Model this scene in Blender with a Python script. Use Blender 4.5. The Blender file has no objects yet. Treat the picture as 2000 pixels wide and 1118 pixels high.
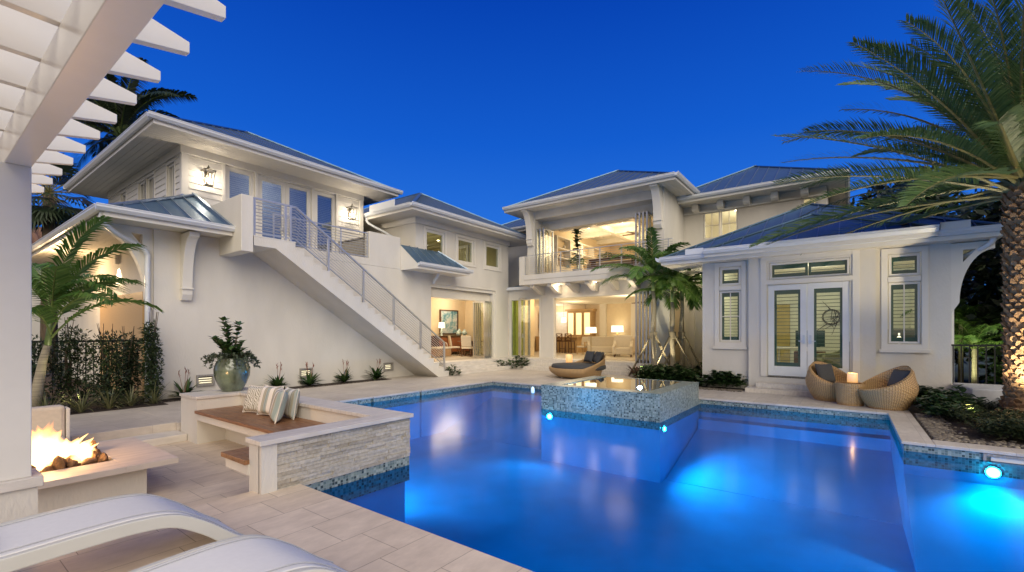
import bpy, bmesh, math, random
from mathutils import Vector, Matrix
R = math.radians
random.seed(7)
SC = bpy.context.scene
COL = SC.collection

# ---------------------------------------------------------------- camera
cam = bpy.data.cameras.new("camera")
cam.lens = 16.0; cam.sensor_width = 36.0
cam.shift_y = 0.0455
cam.clip_start = 0.05; cam.clip_end = 3000
co = bpy.data.objects.new("camera", cam); COL.objects.link(co)
co.location = (0, 0, 1.65); co.rotation_euler = (R(90), 0, R(-53.47))
SC.camera = co
# ---------------------------------------------------------------- sky, twilight glow, exposure
SUN_EL, SUN_AZ = 36.0, 222.0     # where the last glow of dusk comes from (behind the camera)
world = bpy.data.worlds.new("World"); SC.world = world; world.use_nodes = True
wn = world.node_tree; wn.nodes.clear()
wo = wn.nodes.new("ShaderNodeOutputWorld"); bg = wn.nodes.new("ShaderNodeBackground")
sky = wn.nodes.new("ShaderNodeTexSky"); sky.sky_type = 'NISHITA'; sky.sun_disc = False
sky.sun_elevation = R(6); sky.sun_rotation = R(SUN_AZ); sky.ozone_density = 6.0; sky.air_density = 1.0; sky.dust_density = 0.3
# dusk: the Nishita sky only supplies the brightness fall-off; its colour is the saturated blue of the hour
tcw = wn.nodes.new("ShaderNodeTexCoord"); sepw = wn.nodes.new("ShaderNodeSeparateXYZ"); wn.links.new(tcw.outputs["Generated"], sepw.inputs[0])
rw = wn.nodes.new("ShaderNodeValToRGB"); cr_ = rw.color_ramp
while len(cr_.elements) < 5: cr_.elements.new(.5)
for e_, (p_, c_) in zip(cr_.elements, ((0.0,(.042,.235,.80)),(.18,(.024,.180,.75)),(.38,(.0065,.108,.62)),(.62,(.0012,.047,.42)),(1.0,(.004,.040,.22)))): e_.position = p_; e_.color = (*c_, 1)
wn.links.new(sepw.outputs[2], rw.inputs[0])
mul = wn.nodes.new("ShaderNodeMix"); mul.data_type = 'RGBA'; mul.blend_type = 'ADD'; mul.inputs[0].default_value = 0.012
sc_w = wn.nodes.new("ShaderNodeVectorMath"); sc_w.operation = 'SCALE'; sc_w.inputs[3].default_value = 6.667
# unseen sky behind the camera gets an added warm glow to neutralise the facades
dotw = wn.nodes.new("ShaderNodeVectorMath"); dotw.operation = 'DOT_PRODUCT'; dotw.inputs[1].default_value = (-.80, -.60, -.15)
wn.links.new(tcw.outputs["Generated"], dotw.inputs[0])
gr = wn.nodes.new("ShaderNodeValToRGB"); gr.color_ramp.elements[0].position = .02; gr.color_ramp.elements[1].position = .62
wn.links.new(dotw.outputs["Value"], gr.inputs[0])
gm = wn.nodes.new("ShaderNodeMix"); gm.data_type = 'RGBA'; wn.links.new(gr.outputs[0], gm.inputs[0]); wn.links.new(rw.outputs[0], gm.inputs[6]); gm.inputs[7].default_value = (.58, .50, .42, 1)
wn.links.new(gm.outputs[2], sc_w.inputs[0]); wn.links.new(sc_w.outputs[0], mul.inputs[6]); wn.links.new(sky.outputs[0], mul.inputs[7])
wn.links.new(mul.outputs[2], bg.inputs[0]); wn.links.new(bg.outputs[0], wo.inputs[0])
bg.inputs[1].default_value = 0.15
sun = bpy.data.lights.new("twilight_sun", 'SUN'); sun.energy = 3.1; sun.angle = R(60); sun.color = (1.0, 0.91, 0.79)
so = bpy.data.objects.new("twilight_sun", sun); COL.objects.link(so)
# direction the light travels: from behind the camera towards +u +v, downwards
az = R(52); el = R(SUN_EL)
d = Vector((math.cos(az) * math.cos(el), math.sin(az) * math.cos(el), -math.sin(el)))
so.rotation_euler = d.to_track_quat('-Z', 'Y').to_euler()
SC.view_settings.view_transform = 'Standard'; SC.view_settings.look = 'None'
SC.view_settings.exposure = 0.0; SC.view_settings.gamma = 1.0
SC.cycles.max_bounces = 8; SC.cycles.diffuse_bounces = 4; SC.cycles.glossy_bounces = 4
SC.cycles.transparent_max_bounces = 24; SC.cycles.transmission_bounces = 6
SC.cycles.caustics_reflective = False; SC.cycles.caustics_refractive = False
SC.cycles.sample_clamp_indirect = 4.0
SC.cycles.use_denoising = True

# ---------------------------------------------------------------- mesh builder
class MB:
    def __init__(s): s.v = []; s.f = []; s.m = []; s.mi = 0
    def add(s, vs, fs, mi=None):
        o = len(s.v); s.v += [tuple(p) for p in vs]
        for f in fs: s.f.append([i + o for i in f]); s.m.append(s.mi if mi is None else mi)
        return s
    def box(s, x0, x1, y0, y1, z0, z1, mi=None):
        if x0 > x1: x0, x1 = x1, x0
        if y0 > y1: y0, y1 = y1, y0
        if z0 > z1: z0, z1 = z1, z0
        return s.add([(x0,y0,z0),(x1,y0,z0),(x1,y1,z0),(x0,y1,z0),(x0,y0,z1),(x1,y0,z1),(x1,y1,z1),(x0,y1,z1)],
              [(3,2,1,0),(4,5,6,7),(0,1,5,4),(1,2,6,5),(2,3,7,6),(3,0,4,7)], mi)
    def obox(s, c, ax, ay, az_, mi=None):   # oriented box: centre and half-axis vectors
        c = Vector(c); ax = Vector(ax); ay = Vector(ay); az_ = Vector(az_)
        P = []
        for k in (-1, 1):
            for i, j in ((-1,-1),(1,-1),(1,1),(-1,1)): P.append(c + i*ax + j*ay + k*az_)
        return s.add(P, [(3,2,1,0),(4,5,6,7),(0,1,5,4),(1,2,6,5),(2,3,7,6),(3,0,4,7)], mi)
    def beam(s, a, b, w, h, up=(0,0,1), mi=None):  # square bar from a to b
        a = Vector(a); b = Vector(b); t = (b - a); L = t.length; t.normalize()
        side = t.cross(Vector(up))
        if side.length < 1e-4: side = t.cross(Vector((1,0,0)))
        side.normalize(); u2 = side.cross(t).normalized()
        return s.obox((a + b) / 2, side * w / 2, u2 * h / 2, t * L / 2, mi)
    def prism(s, poly, axis, a, b, mi=None): # polygon (2D) extruded along axis; coords order kept
        n = len(poly); P = []
        for k in (a, b):
            for p, q in poly:
                P.append({'x': (k, p, q), 'y': (p, k, q), 'z': (p, q, k)}[axis])
        fs = [tuple(range(n))[::-1], tuple(range(n, 2*n))] + [(i, (i+1) % n, n + (i+1) % n, n + i) for i in range(n)]
        return s.add(P, fs, mi)
    def tube(s, pts, r, seg=8, cap=True, mi=None):
        pts = [Vector(p) for p in pts]; n = len(pts)
        rr = r if isinstance(r, (list, tuple)) else [r] * n
        P = []; ref = None
        for i, p in enumerate(pts):
            t = (pts[min(i+1, n-1)] - pts[max(i-1, 0)]).normalized()
            if ref is None:
                ref = t.cross(Vector((0,0,1)))
                if ref.length < 0.05: ref = t.cross(Vector((1,0,0)))
            ref = (ref - t * ref.dot(t)).normalized(); b = t.cross(ref)
            for k in range(seg):
                a = 2*math.pi*k/seg; P.append(p + (ref*math.cos(a) + b*math.sin(a)) * rr[i])
        fs = []
        for i in range(n-1):
            for k in range(seg):
                k2 = (k+1) % seg; fs.append((i*seg+k, i*seg+k2, (i+1)*seg+k2, (i+1)*seg+k))
        if cap: fs += [tuple(range(seg))[::-1], tuple(range((n-1)*seg, n*seg))]
        return s.add(P, fs, mi)
    def lathe(s, prof, c=(0,0,0), seg=24, mi=None, sx=1, sy=1):
        P = []; n = len(prof)
        for r, z in prof:
            for k in range(seg):
                a = 2*math.pi*k/seg; P.append((c[0]+r*sx*math.cos(a), c[1]+r*sy*math.sin(a), c[2]+z))
        fs = []
        for i in range(n-1):
            for k in range(seg):
                k2 = (k+1) % seg; fs.append((i*seg+k, i*seg+k2, (i+1)*seg+k2, (i+1)*seg+k))
        fs += [tuple(range(seg))[::-1], tuple(range((n-1)*seg, n*seg))]
        return s.add(P, fs, mi)
    def ball(s, c, r, seg=10, rings=6, sq=(1,1,1), mi=None):
        prof = [(max(r*math.sin(math.pi*i/rings), r*0.01), -r*math.cos(math.pi*i/rings)*sq[2]) for i in range(rings+1)]
        return s.lathe(prof, c, seg, mi, sq[0], sq[1])

MATS = {}
LOCS = {}
def link(o, parent=None):
    COL.objects.link(o)
    if parent is not None: o.parent = parent; LOCS[o.name] = LOCS.get(parent.name, Vector((0,0,0)))
def part(name, mb, mat, parent=None, loc=None, local=False, smooth=False, bevel=0, sub=0, label=None):
    """one mesh object; vertices are given in world space unless local"""
    off = Vector((0,0,0))
    if parent is not None: off = LOCS[parent.name]
    elif loc is not None: off = Vector(loc)
    me = bpy.data.meshes.new(name)
    vs = mb.v if local else [(x-off.x, y-off.y, z-off.z) for x, y, z in mb.v]
    me.from_pydata(vs, [], mb.f)
    mats = mat if isinstance(mat, (list, tuple)) else [mat]
    for m in mats: me.materials.append(m)
    if len(mats) > 1: me.polygons.foreach_set("material_index", mb.m)
    bm = bmesh.new(); bm.from_mesh(me); bmesh.ops.recalc_face_normals(bm, faces=bm.faces); bm.to_mesh(me); bm.free()
    if smooth: me.polygons.foreach_set("use_smooth", [True]*len(me.polygons))
    me.update()
    o = bpy.data.objects.new(name, me)
    if parent is None and loc is not None: o.location = loc
    link(o, parent)
    if parent is None: LOCS[o.name] = off.copy()
    if bevel:
        b = o.modifiers.new("bevel", 'BEVEL'); b.width = bevel; b.segments = 2; b.limit_method = 'ANGLE'; b.angle_limit = R(40)
    if sub:
        b = o.modifiers.new("subsurf", 'SUBSURF'); b.levels = sub; b.render_levels = sub
    if label: o["label"] = label
    return o
def tag(o, label, cat, group=None, kind=None):
    o["label"] = label; o["category"] = cat
    if group: o["group"] = group
    if kind: o["kind"] = kind
    return o
def thing(name, loc, label, cat, group=None, rz=0):
    o = bpy.data.objects.new(name, None); COL.objects.link(o); o.location = loc; o.rotation_euler = (0,0,rz)
    o.empty_display_size = 0.2
    LOCS[o.name] = Vector(loc)
    return tag(o, label, cat, group)
def struct(name, mb, mat, **k):
    o = part(name, mb, mat, **k); o["kind"] = "structure"; return o
def kids(o): return [c for c in bpy.data.objects if c.parent == o]
def dup(o, parent=None):
    c = o.copy(); COL.objects.link(c)
    if parent is not None: c.parent = parent
    LOCS[c.name] = LOCS.get(o.name, Vector((0,0,0)))
    for ch in kids(o): dup(ch, c)
    return c

# ---------------------------------------------------------------- materials
def newmat(name):
    m = bpy.data.materials.new(name); m.use_nodes = True
    nt = m.node_tree; b = nt.nodes["Principled BSDF"]
    return m, nt, b
def N(nt, t, **k):
    n = nt.nodes.new(t)
    for a, v in k.items(): setattr(n, a, v)
    return n
def ramp(nt, stops, interp='LINEAR'):
    n = nt.nodes.new("ShaderNodeValToRGB"); cr = n.color_ramp; cr.interpolation = interp
    while len(cr.elements) < len(stops): cr.elements.new(0.5)
    for e, (p, c) in zip(cr.elements, stops): e.position = p; e.color = (c[0], c[1], c[2], 1)
    return n
def math_(nt, op, a, b=None):
    n = nt.nodes.new("ShaderNodeMath"); n.operation = op
    for i, x in enumerate((a, b)):
        if x is None: continue
        if hasattr(x, 'is_linked') or hasattr(x, 'links'): nt.links.new(x, n.inputs[i])
        else: n.inputs[i].default_value = x
    return n.outputs[0]
def simple(name, col, rough=0.5, metal=0.0, var=0.08, scale=6.0, bump=0.0, bscale=60.0, spec=0.5, stretch=None, coat=0):
    m, nt, b = newmat(name)
    tc = N(nt, "ShaderNodeTexCoord"); mp = N(nt, "ShaderNodeMapping"); nt.links.new(tc.outputs["Object"], mp.inputs[0])
    if stretch: mp.inputs["Scale"].default_value = stretch
    no = N(nt, "ShaderNodeTexNoise"); no.inputs["Scale"].default_value = scale; no.inputs["Detail"].default_value = 5
    nt.links.new(mp.outputs[0], no.inputs["Vector"])
    lo = [max(0, c*(1-var)) for c in col]; hi = [min(1, c*(1+var)) for c in col]
    r = ramp(nt, [(0.3, lo), (0.7, hi)]); nt.links.new(no.outputs[0], r.inputs[0]); nt.links.new(r.outputs[0], b.inputs["Base Color"])
    b.inputs["Roughness"].default_value = rough; b.inputs["Metallic"].default_value = metal
    b.inputs["Specular IOR Level"].default_value = spec; b.inputs["Coat Weight"].default_value = coat
    if bump:
        n2 = N(nt, "ShaderNodeTexNoise"); n2.inputs["Scale"].default_value = bscale; n2.inputs["Detail"].default_value = 3
        nt.links.new(mp.outputs[0], n2.inputs["Vector"])
        bp = N(nt, "ShaderNodeBump"); bp.inputs["Strength"].default_value = bump; bp.inputs["Distance"].default_value = 0.02
        nt.links.new(n2.outputs[0], bp.inputs["Height"]); nt.links.new(bp.outputs[0], b.inputs["Normal"])
    return m
def emit(name, col, s):
    m, nt, b = newmat(name); b.inputs["Base Color"].default_value = (*[min(.8, c) for c in col], 1)
    b.inputs["Emission Color"].default_value = (*col, 1); b.inputs["Emission Strength"].default_value = s
    return m
def schlick(nt, f0=.04, k=1.0):
    """mirror share of a thin sheet, the same from both sides"""
    g = N(nt, "ShaderNodeNewGeometry"); dt_ = N(nt, "ShaderNodeVectorMath", operation='DOT_PRODUCT')
    nt.links.new(g.outputs["Normal"], dt_.inputs[0]); nt.links.new(g.outputs["Incoming"], dt_.inputs[1])
    c = math_(nt, 'POWER', math_(nt, 'SUBTRACT', 1.0, math_(nt, 'ABSOLUTE', dt_.outputs["Value"])), 5.0)
    return math_(nt, 'MINIMUM', math_(nt, 'MULTIPLY', math_(nt, 'ADD', math_(nt, 'MULTIPLY', c, 1-f0), f0), k), 1.0)
def glassmat(name, tint=(0.92,0.96,0.94), refl=1.0, rough=0.0):
    m, nt, b = newmat(name); nt.nodes.remove(b)
    out = nt.nodes["Material Output"]
    tr = N(nt, "ShaderNodeBsdfTransparent"); tr.inputs[0].default_value = (*tint, 1)
    gl = N(nt, "ShaderNodeBsdfGlossy"); gl.inputs["Roughness"].default_value = rough
    f3 = schlick(nt, .04, refl)
    mx = N(nt, "ShaderNodeMixShader"); nt.links.new(f3, mx.inputs[0]); nt.links.new(tr.outputs[0], mx.inputs[1]); nt.links.new(gl.outputs[0], mx.inputs[2])
    nt.links.new(mx.outputs[0], out.inputs[0]); return m
def mosaic(name, s=0.036, cols=((.025,.045,.04),(.11,.16,.14),(.20,.255,.22),(.30,.355,.31)), grout=(.27,.30,.27)):
    """small square glass tiles on any axis-aligned face, each tile its own colour"""
    m, nt, b = newmat(name)
    tc = N(nt, "ShaderNodeTexCoord"); geo = N(nt, "ShaderNodeNewGeometry")
    off = N(nt, "ShaderNodeVectorMath", operation='ADD'); nt.links.new(tc.outputs["Object"], off.inputs[0]); off.inputs[1].default_value = (50.013, 50.017, 50.011)
    sc = N(nt, "ShaderNodeVectorMath", operation='SCALE'); nt.links.new(off.outputs[0], sc.inputs[0]); sc.inputs[3].default_value = 1.0/s
    fl = N(nt, "ShaderNodeVectorMath", operation='FLOOR'); nt.links.new(sc.outputs[0], fl.inputs[0])
    fr = N(nt, "ShaderNodeVectorMath", operation='FRACTION'); nt.links.new(sc.outputs[0], fr.inputs[0])
    wn_ = N(nt, "ShaderNodeTexWhiteNoise"); nt.links.new(fl.outputs[0], wn_.inputs[0])
    n = len(cols); pos = (0, .16, .42, .74)
    r = ramp(nt, [(pos[i], c) for i, c in enumerate(cols)], 'CONSTANT'); nt.links.new(wn_.outputs[0], r.inputs[0])
    sep = N(nt, "ShaderNodeSeparateXYZ"); nt.links.new(fr.outputs[0], sep.inputs[0])
    sn = N(nt, "ShaderNodeSeparateXYZ"); nt.links.new(geo.outputs["Normal"], sn.inputs[0])
    tot = None
    for i in range(3):
        g = math_(nt, 'LESS_THAN', sep.outputs[i], 0.16)
        k = math_(nt, 'LESS_THAN', math_(nt, 'ABSOLUTE', sn.outputs[i]), 0.5)
        g = math_(nt, 'MULTIPLY', g, k)
        tot = g if tot is None else math_(nt, 'MAXIMUM', tot, g)
    mx = N(nt, "ShaderNodeMix"); mx.data_type = 'RGBA'; nt.links.new(tot, mx.inputs[0]); nt.links.new(r.outputs[0], mx.inputs[6]); mx.inputs[7].default_value = (*grout, 1)
    nt.links.new(mx.outputs[2], b.inputs["Base Color"])
    rg = math_(nt, 'ADD', math_(nt, 'MULTIPLY', tot, 0.4), 0.28); nt.links.new(rg, b.inputs["Roughness"])
    return m
def pavers(name, c1, c2, mortar, w=0.70, h=0.46, rough=0.6):
    m, nt, b = newmat(name)
    tc = N(nt, "ShaderNodeTexCoord")
    br = N(nt, "ShaderNodeTexBrick"); nt.links.new(tc.outputs["Object"], br.inputs["Vector"])
    br.inputs["Scale"].default_value = 1.0; br.inputs["Brick Width"].default_value = w; br.inputs["Row Height"].default_value = h
    br.inputs["Mortar Size"].default_value = 0.0035; br.inputs["Mortar Smooth"].default_value = 0.4; br.inputs["Bias"].default_value = 0.1
    br.offset = 0.37; br.offset_frequency = 2; br.squash = 0.7; br.squash_frequency = 2
    br.inputs["Color1"].default_value = (*c1, 1); br.inputs["Color2"].default_value = (*c2, 1); br.inputs["Mortar"].default_value = (*mortar, 1)
    mp = N(nt, "ShaderNodeMapping"); mp.inputs["Scale"].default_value = (2.0, 4.0, 3); nt.links.new(tc.outputs["Object"], mp.inputs[0])
    no = N(nt, "ShaderNodeTexNoise"); no.inputs["Scale"].default_value = 2.2; no.inputs["Detail"].default_value = 8; no.inputs["Roughness"].default_value = .65
    nt.links.new(mp.outputs[0], no.inputs["Vector"])
    n2 = N(nt, "ShaderNodeTexNoise"); n2.inputs["Scale"].default_value = 0.7; n2.inputs["Detail"].default_value = 4; nt.links.new(tc.outputs["Object"], n2.inputs["Vector"])
    r = ramp(nt, [(0.3, (.84,.83,.82)), (0.72, (1.07,1.07,1.07))]); nt.links.new(no.outputs[0], r.inputs[0])
    r2 = ramp(nt, [(0.35, (.85,.84,.84)), (0.65, (1.05,1.05,1.05))]); nt.links.new(n2.outputs[0], r2.inputs[0])
    a = N(nt, "ShaderNodeMix"); a.data_type = 'RGBA'; a.blend_type = 'MULTIPLY'; a.inputs[0].default_value = 1
    nt.links.new(br.outputs[0], a.inputs[6]); nt.links.new(r.outputs[0], a.inputs[7])
    c = N(nt, "ShaderNodeMix"); c.data_type = 'RGBA'; c.blend_type = 'MULTIPLY'; c.inputs[0].default_value = 1
    nt.links.new(a.outputs[2], c.inputs[6]); nt.links.new(r2.outputs[0], c.inputs[7])
    nt.links.new(c.outputs[2], b.inputs["Base Color"]); b.inputs["Roughness"].default_value = rough
    bp = N(nt, "ShaderNodeBump"); bp.inputs["Strength"].default_value = .35; bp.inputs["Distance"].default_value = .01
    hgt = math_(nt, 'SUBTRACT', math_(nt, 'MULTIPLY', no.outputs[0], .5), br.outputs["Fac"])
    nt.links.new(hgt, bp.inputs["Height"]); nt.links.new(bp.outputs[0], b.inputs["Normal"])
    return m
def wicker(name, c1, c2, s=34.0):
    """woven flat strands: two crossed waves used for colour and relief"""
    m, nt, b = newmat(name)
    tc = N(nt, "ShaderNodeTexCoord"); sep = N(nt, "ShaderNodeSeparateXYZ"); nt.links.new(tc.outputs["UV"], sep.inputs[0])
    u = math_(nt, 'MULTIPLY', sep.outputs[0], s); v = math_(nt, 'MULTIPLY', sep.outputs[1], s)
    iu = math_(nt, 'FLOOR', u); iv = math_(nt, 'FLOOR', v)
    chk = math_(nt, 'FLOORED_MODULO', math_(nt, 'ADD', iu, iv), 2.0)
    fu = math_(nt, 'SINE', math_(nt, 'MULTIPLY', math_(nt, 'FRACT', u), math.pi)); fv = math_(nt, 'SINE', math_(nt, 'MULTIPLY', math_(nt, 'FRACT', v), math.pi))
    h = N(nt, "ShaderNodeMix"); nt.links.new(chk, h.inputs[0]); nt.links.new(fu, h.inputs[2]); nt.links.new(fv, h.inputs[3])
    r = ramp(nt, [(0.15, [c*.45 for c in c1]), (0.5, c1), (1.0, c2)]); nt.links.new(h.outputs[0], r.inputs[0])
    nt.links.new(r.outputs[0], b.inputs["Base Color"]); b.inputs["Roughness"].default_value = .45
    bp = N(nt, "ShaderNodeBump"); bp.inputs["Strength"].default_value = .8; bp.inputs["Distance"].default_value = .012
    nt.links.new(h.outputs[0], bp.inputs["Height"]); nt.links.new(bp.outputs[0], b.inputs["Normal"])
    return m
def leafmat(name, c1, c2, c3=None, scale=3.0, rough=.45, trans=.25):
    m, nt, b = newmat(name)
    geo = N(nt, "ShaderNodeNewGeometry"); 
    stops = [(0.0, c1), (1.0, c2)] if c3 is None else [(0.0, c1), (.6, c2), (1.0, c3)]
    r = ramp(nt, stops); nt.links.new(geo.outputs["Random Per Island"], r.inputs[0])
    nt.links.new(r.outputs[0], b.inputs["Base Color"]); b.inputs["Roughness"].default_value = rough
    if trans:
        t = N(nt, "ShaderNodeBsdfTranslucent"); nt.links.new(r.outputs[0], t.inputs[0])
        mx = N(nt, "ShaderNodeMixShader"); mx.inputs[0].default_value = trans
        nt.links.new(b.outputs[0], mx.inputs[1]); nt.links.new(t.outputs[0], mx.inputs[2]); nt.links.new(mx.outputs[0], nt.nodes["Material Output"].inputs[0])
    return m
def islandmat(name, cols, rough=.7, bump=.4, bscale=30):
    """each separate stone of a mesh its own tone"""
    m, nt, b = newmat(name)
    geo = N(nt, "ShaderNodeNewGeometry"); tc = N(nt, "ShaderNodeTexCoord")
    n = len(cols); r = ramp(nt, [(i/(n-1), c) for i, c in enumerate(cols)]); nt.links.new(geo.outputs["Random Per Island"], r.inputs[0])
    no = N(nt, "ShaderNodeTexNoise"); no.inputs["Scale"].default_value = bscale; no.inputs["Detail"].default_value = 6; nt.links.new(tc.outputs["Object"], no.inputs["Vector"])
    r2 = ramp(nt, [(.3, (.75,.75,.75)), (.7, (1.1,1.1,1.1))]); nt.links.new(no.outputs[0], r2.inputs[0])
    a = N(nt, "ShaderNodeMix"); a.data_type = 'RGBA'; a.blend_type = 'MULTIPLY'; a.inputs[0].default_value = 1
    nt.links.new(r.outputs[0], a.inputs[6]); nt.links.new(r2.outputs[0], a.inputs[7]); nt.links.new(a.outputs[2], b.inputs["Base Color"])
    b.inputs["Roughness"].default_value = rough
    bp = N(nt, "ShaderNodeBump"); bp.inputs["Strength"].default_value = bump; bp.inputs["Distance"].default_value = .02
    nt.links.new(no.outputs[0], bp.inputs["Height"]); nt.links.new(bp.outputs[0], b.inputs["Normal"])
    return m

STUCCO = simple("white_stucco", (.635,.60,.53), .75, var=.085, scale=1.1, bump=.28, bscale=34, stretch=(1,1,.35))
TRIM = simple("white_trim_paint", (.70,.665,.59), .45, var=.02, scale=3)
SOFFIT = simple("soffit_board_paint", (.66,.62,.54), .5, var=.04, scale=2, stretch=(1,8,1))
GUTTER = simple("gutter_paint", (.66,.68,.70), .3, var=.02, spec=.6)
METAL_ROOF = simple("standing_seam_metal", (.13,.225,.33), .42, metal=.7, var=.06, scale=1.2)
SEAM = simple("roof_seam_metal", (.30,.38,.47), .35, metal=.8, var=.05)
ALU = simple("brushed_aluminium", (.52,.53,.54), .35, metal=.9, var=.05)
STEEL = simple("stainless_rail", (.62,.62,.62), .35, metal=.75, var=.05)
CABLE = simple("steel_cable", (.6,.6,.62), .35, metal=.8, var=.03)
DARKM = simple("dark_iron", (.02,.02,.022), .5, metal=.5, var=.1)
GLASS = glassmat("window_glass")
GLASS_SKY = glassmat("sky_reflecting_glass", (.86,.91,.93), 5)
GLASS_LIME = glassmat("lime_tinted_glass", (.62,.74,.34), 1.4)
GLASS_GREEN = glassmat("green_tinted_glass", (.95,.965,.94), 1.0)
MOSAIC = mosaic("mosaic_glass_tile")
TRAV = pavers("travertine_pavers", (.76,.645,.50), (.66,.55,.42), (.33,.27,.20))
TRAV_COOL = pavers("travertine_pavers_grey", (.58,.53,.46), (.52,.47,.41), (.36,.32,.28), w=.9, h=.46)
TRAV_PLAIN = simple("travertine_coping", (.60,.56,.50), .55, var=.12, scale=3, stretch=(1,6,3), bump=.15, bscale=25)
PLASTER = simple("blue_pool_plaster", (.004,.46,.72), .8, var=.12, scale=1.5, spec=.1)
WOOD = simple("teak_boards", (.24,.115,.05), .42, var=.35, scale=5, stretch=(14,1,14))
ROOMW = simple("warm_interior_paint", (.78,.63,.42), .7, var=.03)
ROOMC = simple("pale_ceiling_paint", (.80,.74,.62), .7, var=.02)
ROOMF = simple("polished_stone_floor", (.66,.60,.50), .25, var=.06, scale=2)
MULCH = simple("dark_mulch", (.035,.022,.015), .9, var=.6, scale=30, bump=.8, bscale=60)
SOIL = simple("garden_soil_and_lawn", (.03,.045,.02), .9, var=.5, scale=2, bump=.3)
CHARCOAL = simple("charcoal_fabric", (.055,.058,.062), .9, var=.12, scale=40, bump=.2, bscale=250)
WICKER = wicker("honey_wicker", (.42,.25,.10), (.62,.40,.19))
CREAM = simple("cream_upholstery", (.62,.55,.44), .9, var=.06, scale=20)
DWOOD = simple("dark_walnut", (.10,.045,.02), .4, var=.3, scale=6, stretch=(10,1,10))
OAK = simple("honey_oak", (.52,.34,.16), .45, var=.15, scale=5, stretch=(1,10,10))
GREY_WOOD = simple("weathered_grey_wood", (.28,.26,.23), .6, var=.2, scale=5, stretch=(10,10,1))
SHADE = emit("lit_lamp_shade", (1.0,.88,.68), 1.5)
BULB = emit("glowing_bulb", (1.0,.85,.62), 30)
DOWNL = emit("lit_downlight", (1.0,.86,.62), 14)
def lamp(name, loc, power, col=(1,.82,.58), r=.12, typ='POINT', target=None, size=60, blend=.5, parent=None):
    l = bpy.data.lights.new(name, typ); l.energy = power; l.color = col
    if name.split('_')[0] in ('dining','upper','lounge','living','kitchen','rear','pantry','bedroom','pavilion','picture','guest'): r = .7
    if typ in ('POINT', 'SPOT'): l.shadow_soft_size = r
    if typ == 'SPOT': l.spot_size = R(size); l.spot_blend = blend
    if typ == 'AREA': l.shape = 'RECTANGLE'; l.size = r; l.size_y = size
    o = bpy.data.objects.new(name, l); COL.objects.link(o); o.location = loc
    if target is not None: o.rotation_euler = (Vector(target) - Vector(loc)).to_track_quat('-Z', 'Y').to_euler()
    return o
def pbox(mb, axis, c0, c1, a0, a1, z0, z1):
    if axis == 'y': mb.box(a0, a1, c0, c1, z0, z1)
    else: mb.box(c0, c1, a0, a1, z0, z1)
def frame_ring(mb, axis, c0, c1, a0, a1, z0, z1, w, wb=None):
    wb = w if wb is None else wb
    pbox(mb, axis, c0, c1, a0, a0+w, z0, z1); pbox(mb, axis, c0, c1, a1-w, a1, z0, z1)
    pbox(mb, axis, c0, c1, a0+w, a1-w, z1-w, z1); pbox(mb, axis, c0, c1, a0+w, a1-w, z0, z0+wb)
# ================================================================ SETTING: ground, decks, pool
def rects(mb, rs, z): 
    for x0, x1, y0, y1 in rs: mb.add([(x0,y0,z),(x1,y0,z),(x1,y1,z),(x0,y1,z)], [(0,1,2,3)])
    return mb
g = MB(); B = 400
rects(g, [(-B,-8,-B,B),(22,B,-B,B),(-8,22,-B,-8),(-8,22,14.2,B),(12.9,22,-8,14.2)], -0.06)
struct("ground", g, SOIL)
POOLW = -0.15
# decks (z = 0 tops)
m = MB(); m.box(-8, 2.62, -8, 5.0, -.5, 0)
struct("patio_near_pool", m, TRAV, bevel=.008)
m = MB(); m.box(-8, 3.05, 9.95, 13.0, -.5, 0); m.box(3.05, 4.2, 9.86, 13.0, -.5, 0)
m.box(4.2, 6.35, 9.93, 13.0, -.05, 0); m.box(6.36, 7.30, 9.88, 13.0, -.05, 0); m.box(7.31, 8.92, 9.85, 13.0, -.05, 0); m.box(8.93, 12.12, 9.82, 13.0, -.05, 0)
m.box(12.12, 17.2, 5.9, 13.56, -.05, 0); m.box(8.93, 12.12, 13.0, 13.56, -.052, -.002)
m.box(12.12, 14.3, -1.02, 5.9, -.05, 0)
m.box(9.12, 12.12, -1.02, -.64, -.05, -.002); m.box(9.12, 9.5, -8, -1.02, -.05, 0)
struct("patio_house_side", m, TRAV_COOL, bevel=.008)
m = MB(); m.box(-8, 3.76, 5.0, 9.95, -.7, -.265); struct("patio_sunken", m, TRAV)
m = MB(); m.box(-2.0, 3.05, 9.42, 9.948, -.265, -.14); struct("pit_step", m, TRAV_PLAIN, bevel=.006)
# pool shell: plaster below, mosaic band at the waterline
pl = MB(); tl = MB()
FZ = -1.35
def poolwall(x0, x1, y0, y1):
    pl.box(x0, x1, y0, y1, FZ, -.36); tl.box(x0, x1, y0, y1, -.36, -.052)
poolwall(2.35, 2.60, -8, 4.90); poolwall(2.60, 4.145, 4.90, 5.1); 
poolwall(4.0, 4.145, 5.1, 9.86)
poolwall(4.145, 6.33, 9.96, 10.2); poolwall(6.38, 7.28, 9.91, 10.2); poolwall(7.33, 8.90, 9.88, 10.2); poolwall(8.95, 12.15, 9.85, 10.2)
poolwall(6.33, 6.38, 10.02, 10.2); poolwall(7.28, 7.33, 10.0, 10.2); poolwall(8.90, 8.95, 9.98, 10.2)
poolwall(12.15, 12.4, -.67, 9.85); poolwall(9.15, 12.4, -.95, -.67); poolwall(9.15, 9.45, -8, -.95)
pl.box(2.4, 12.4, -8, 10.2, FZ-.2, FZ)
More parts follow.
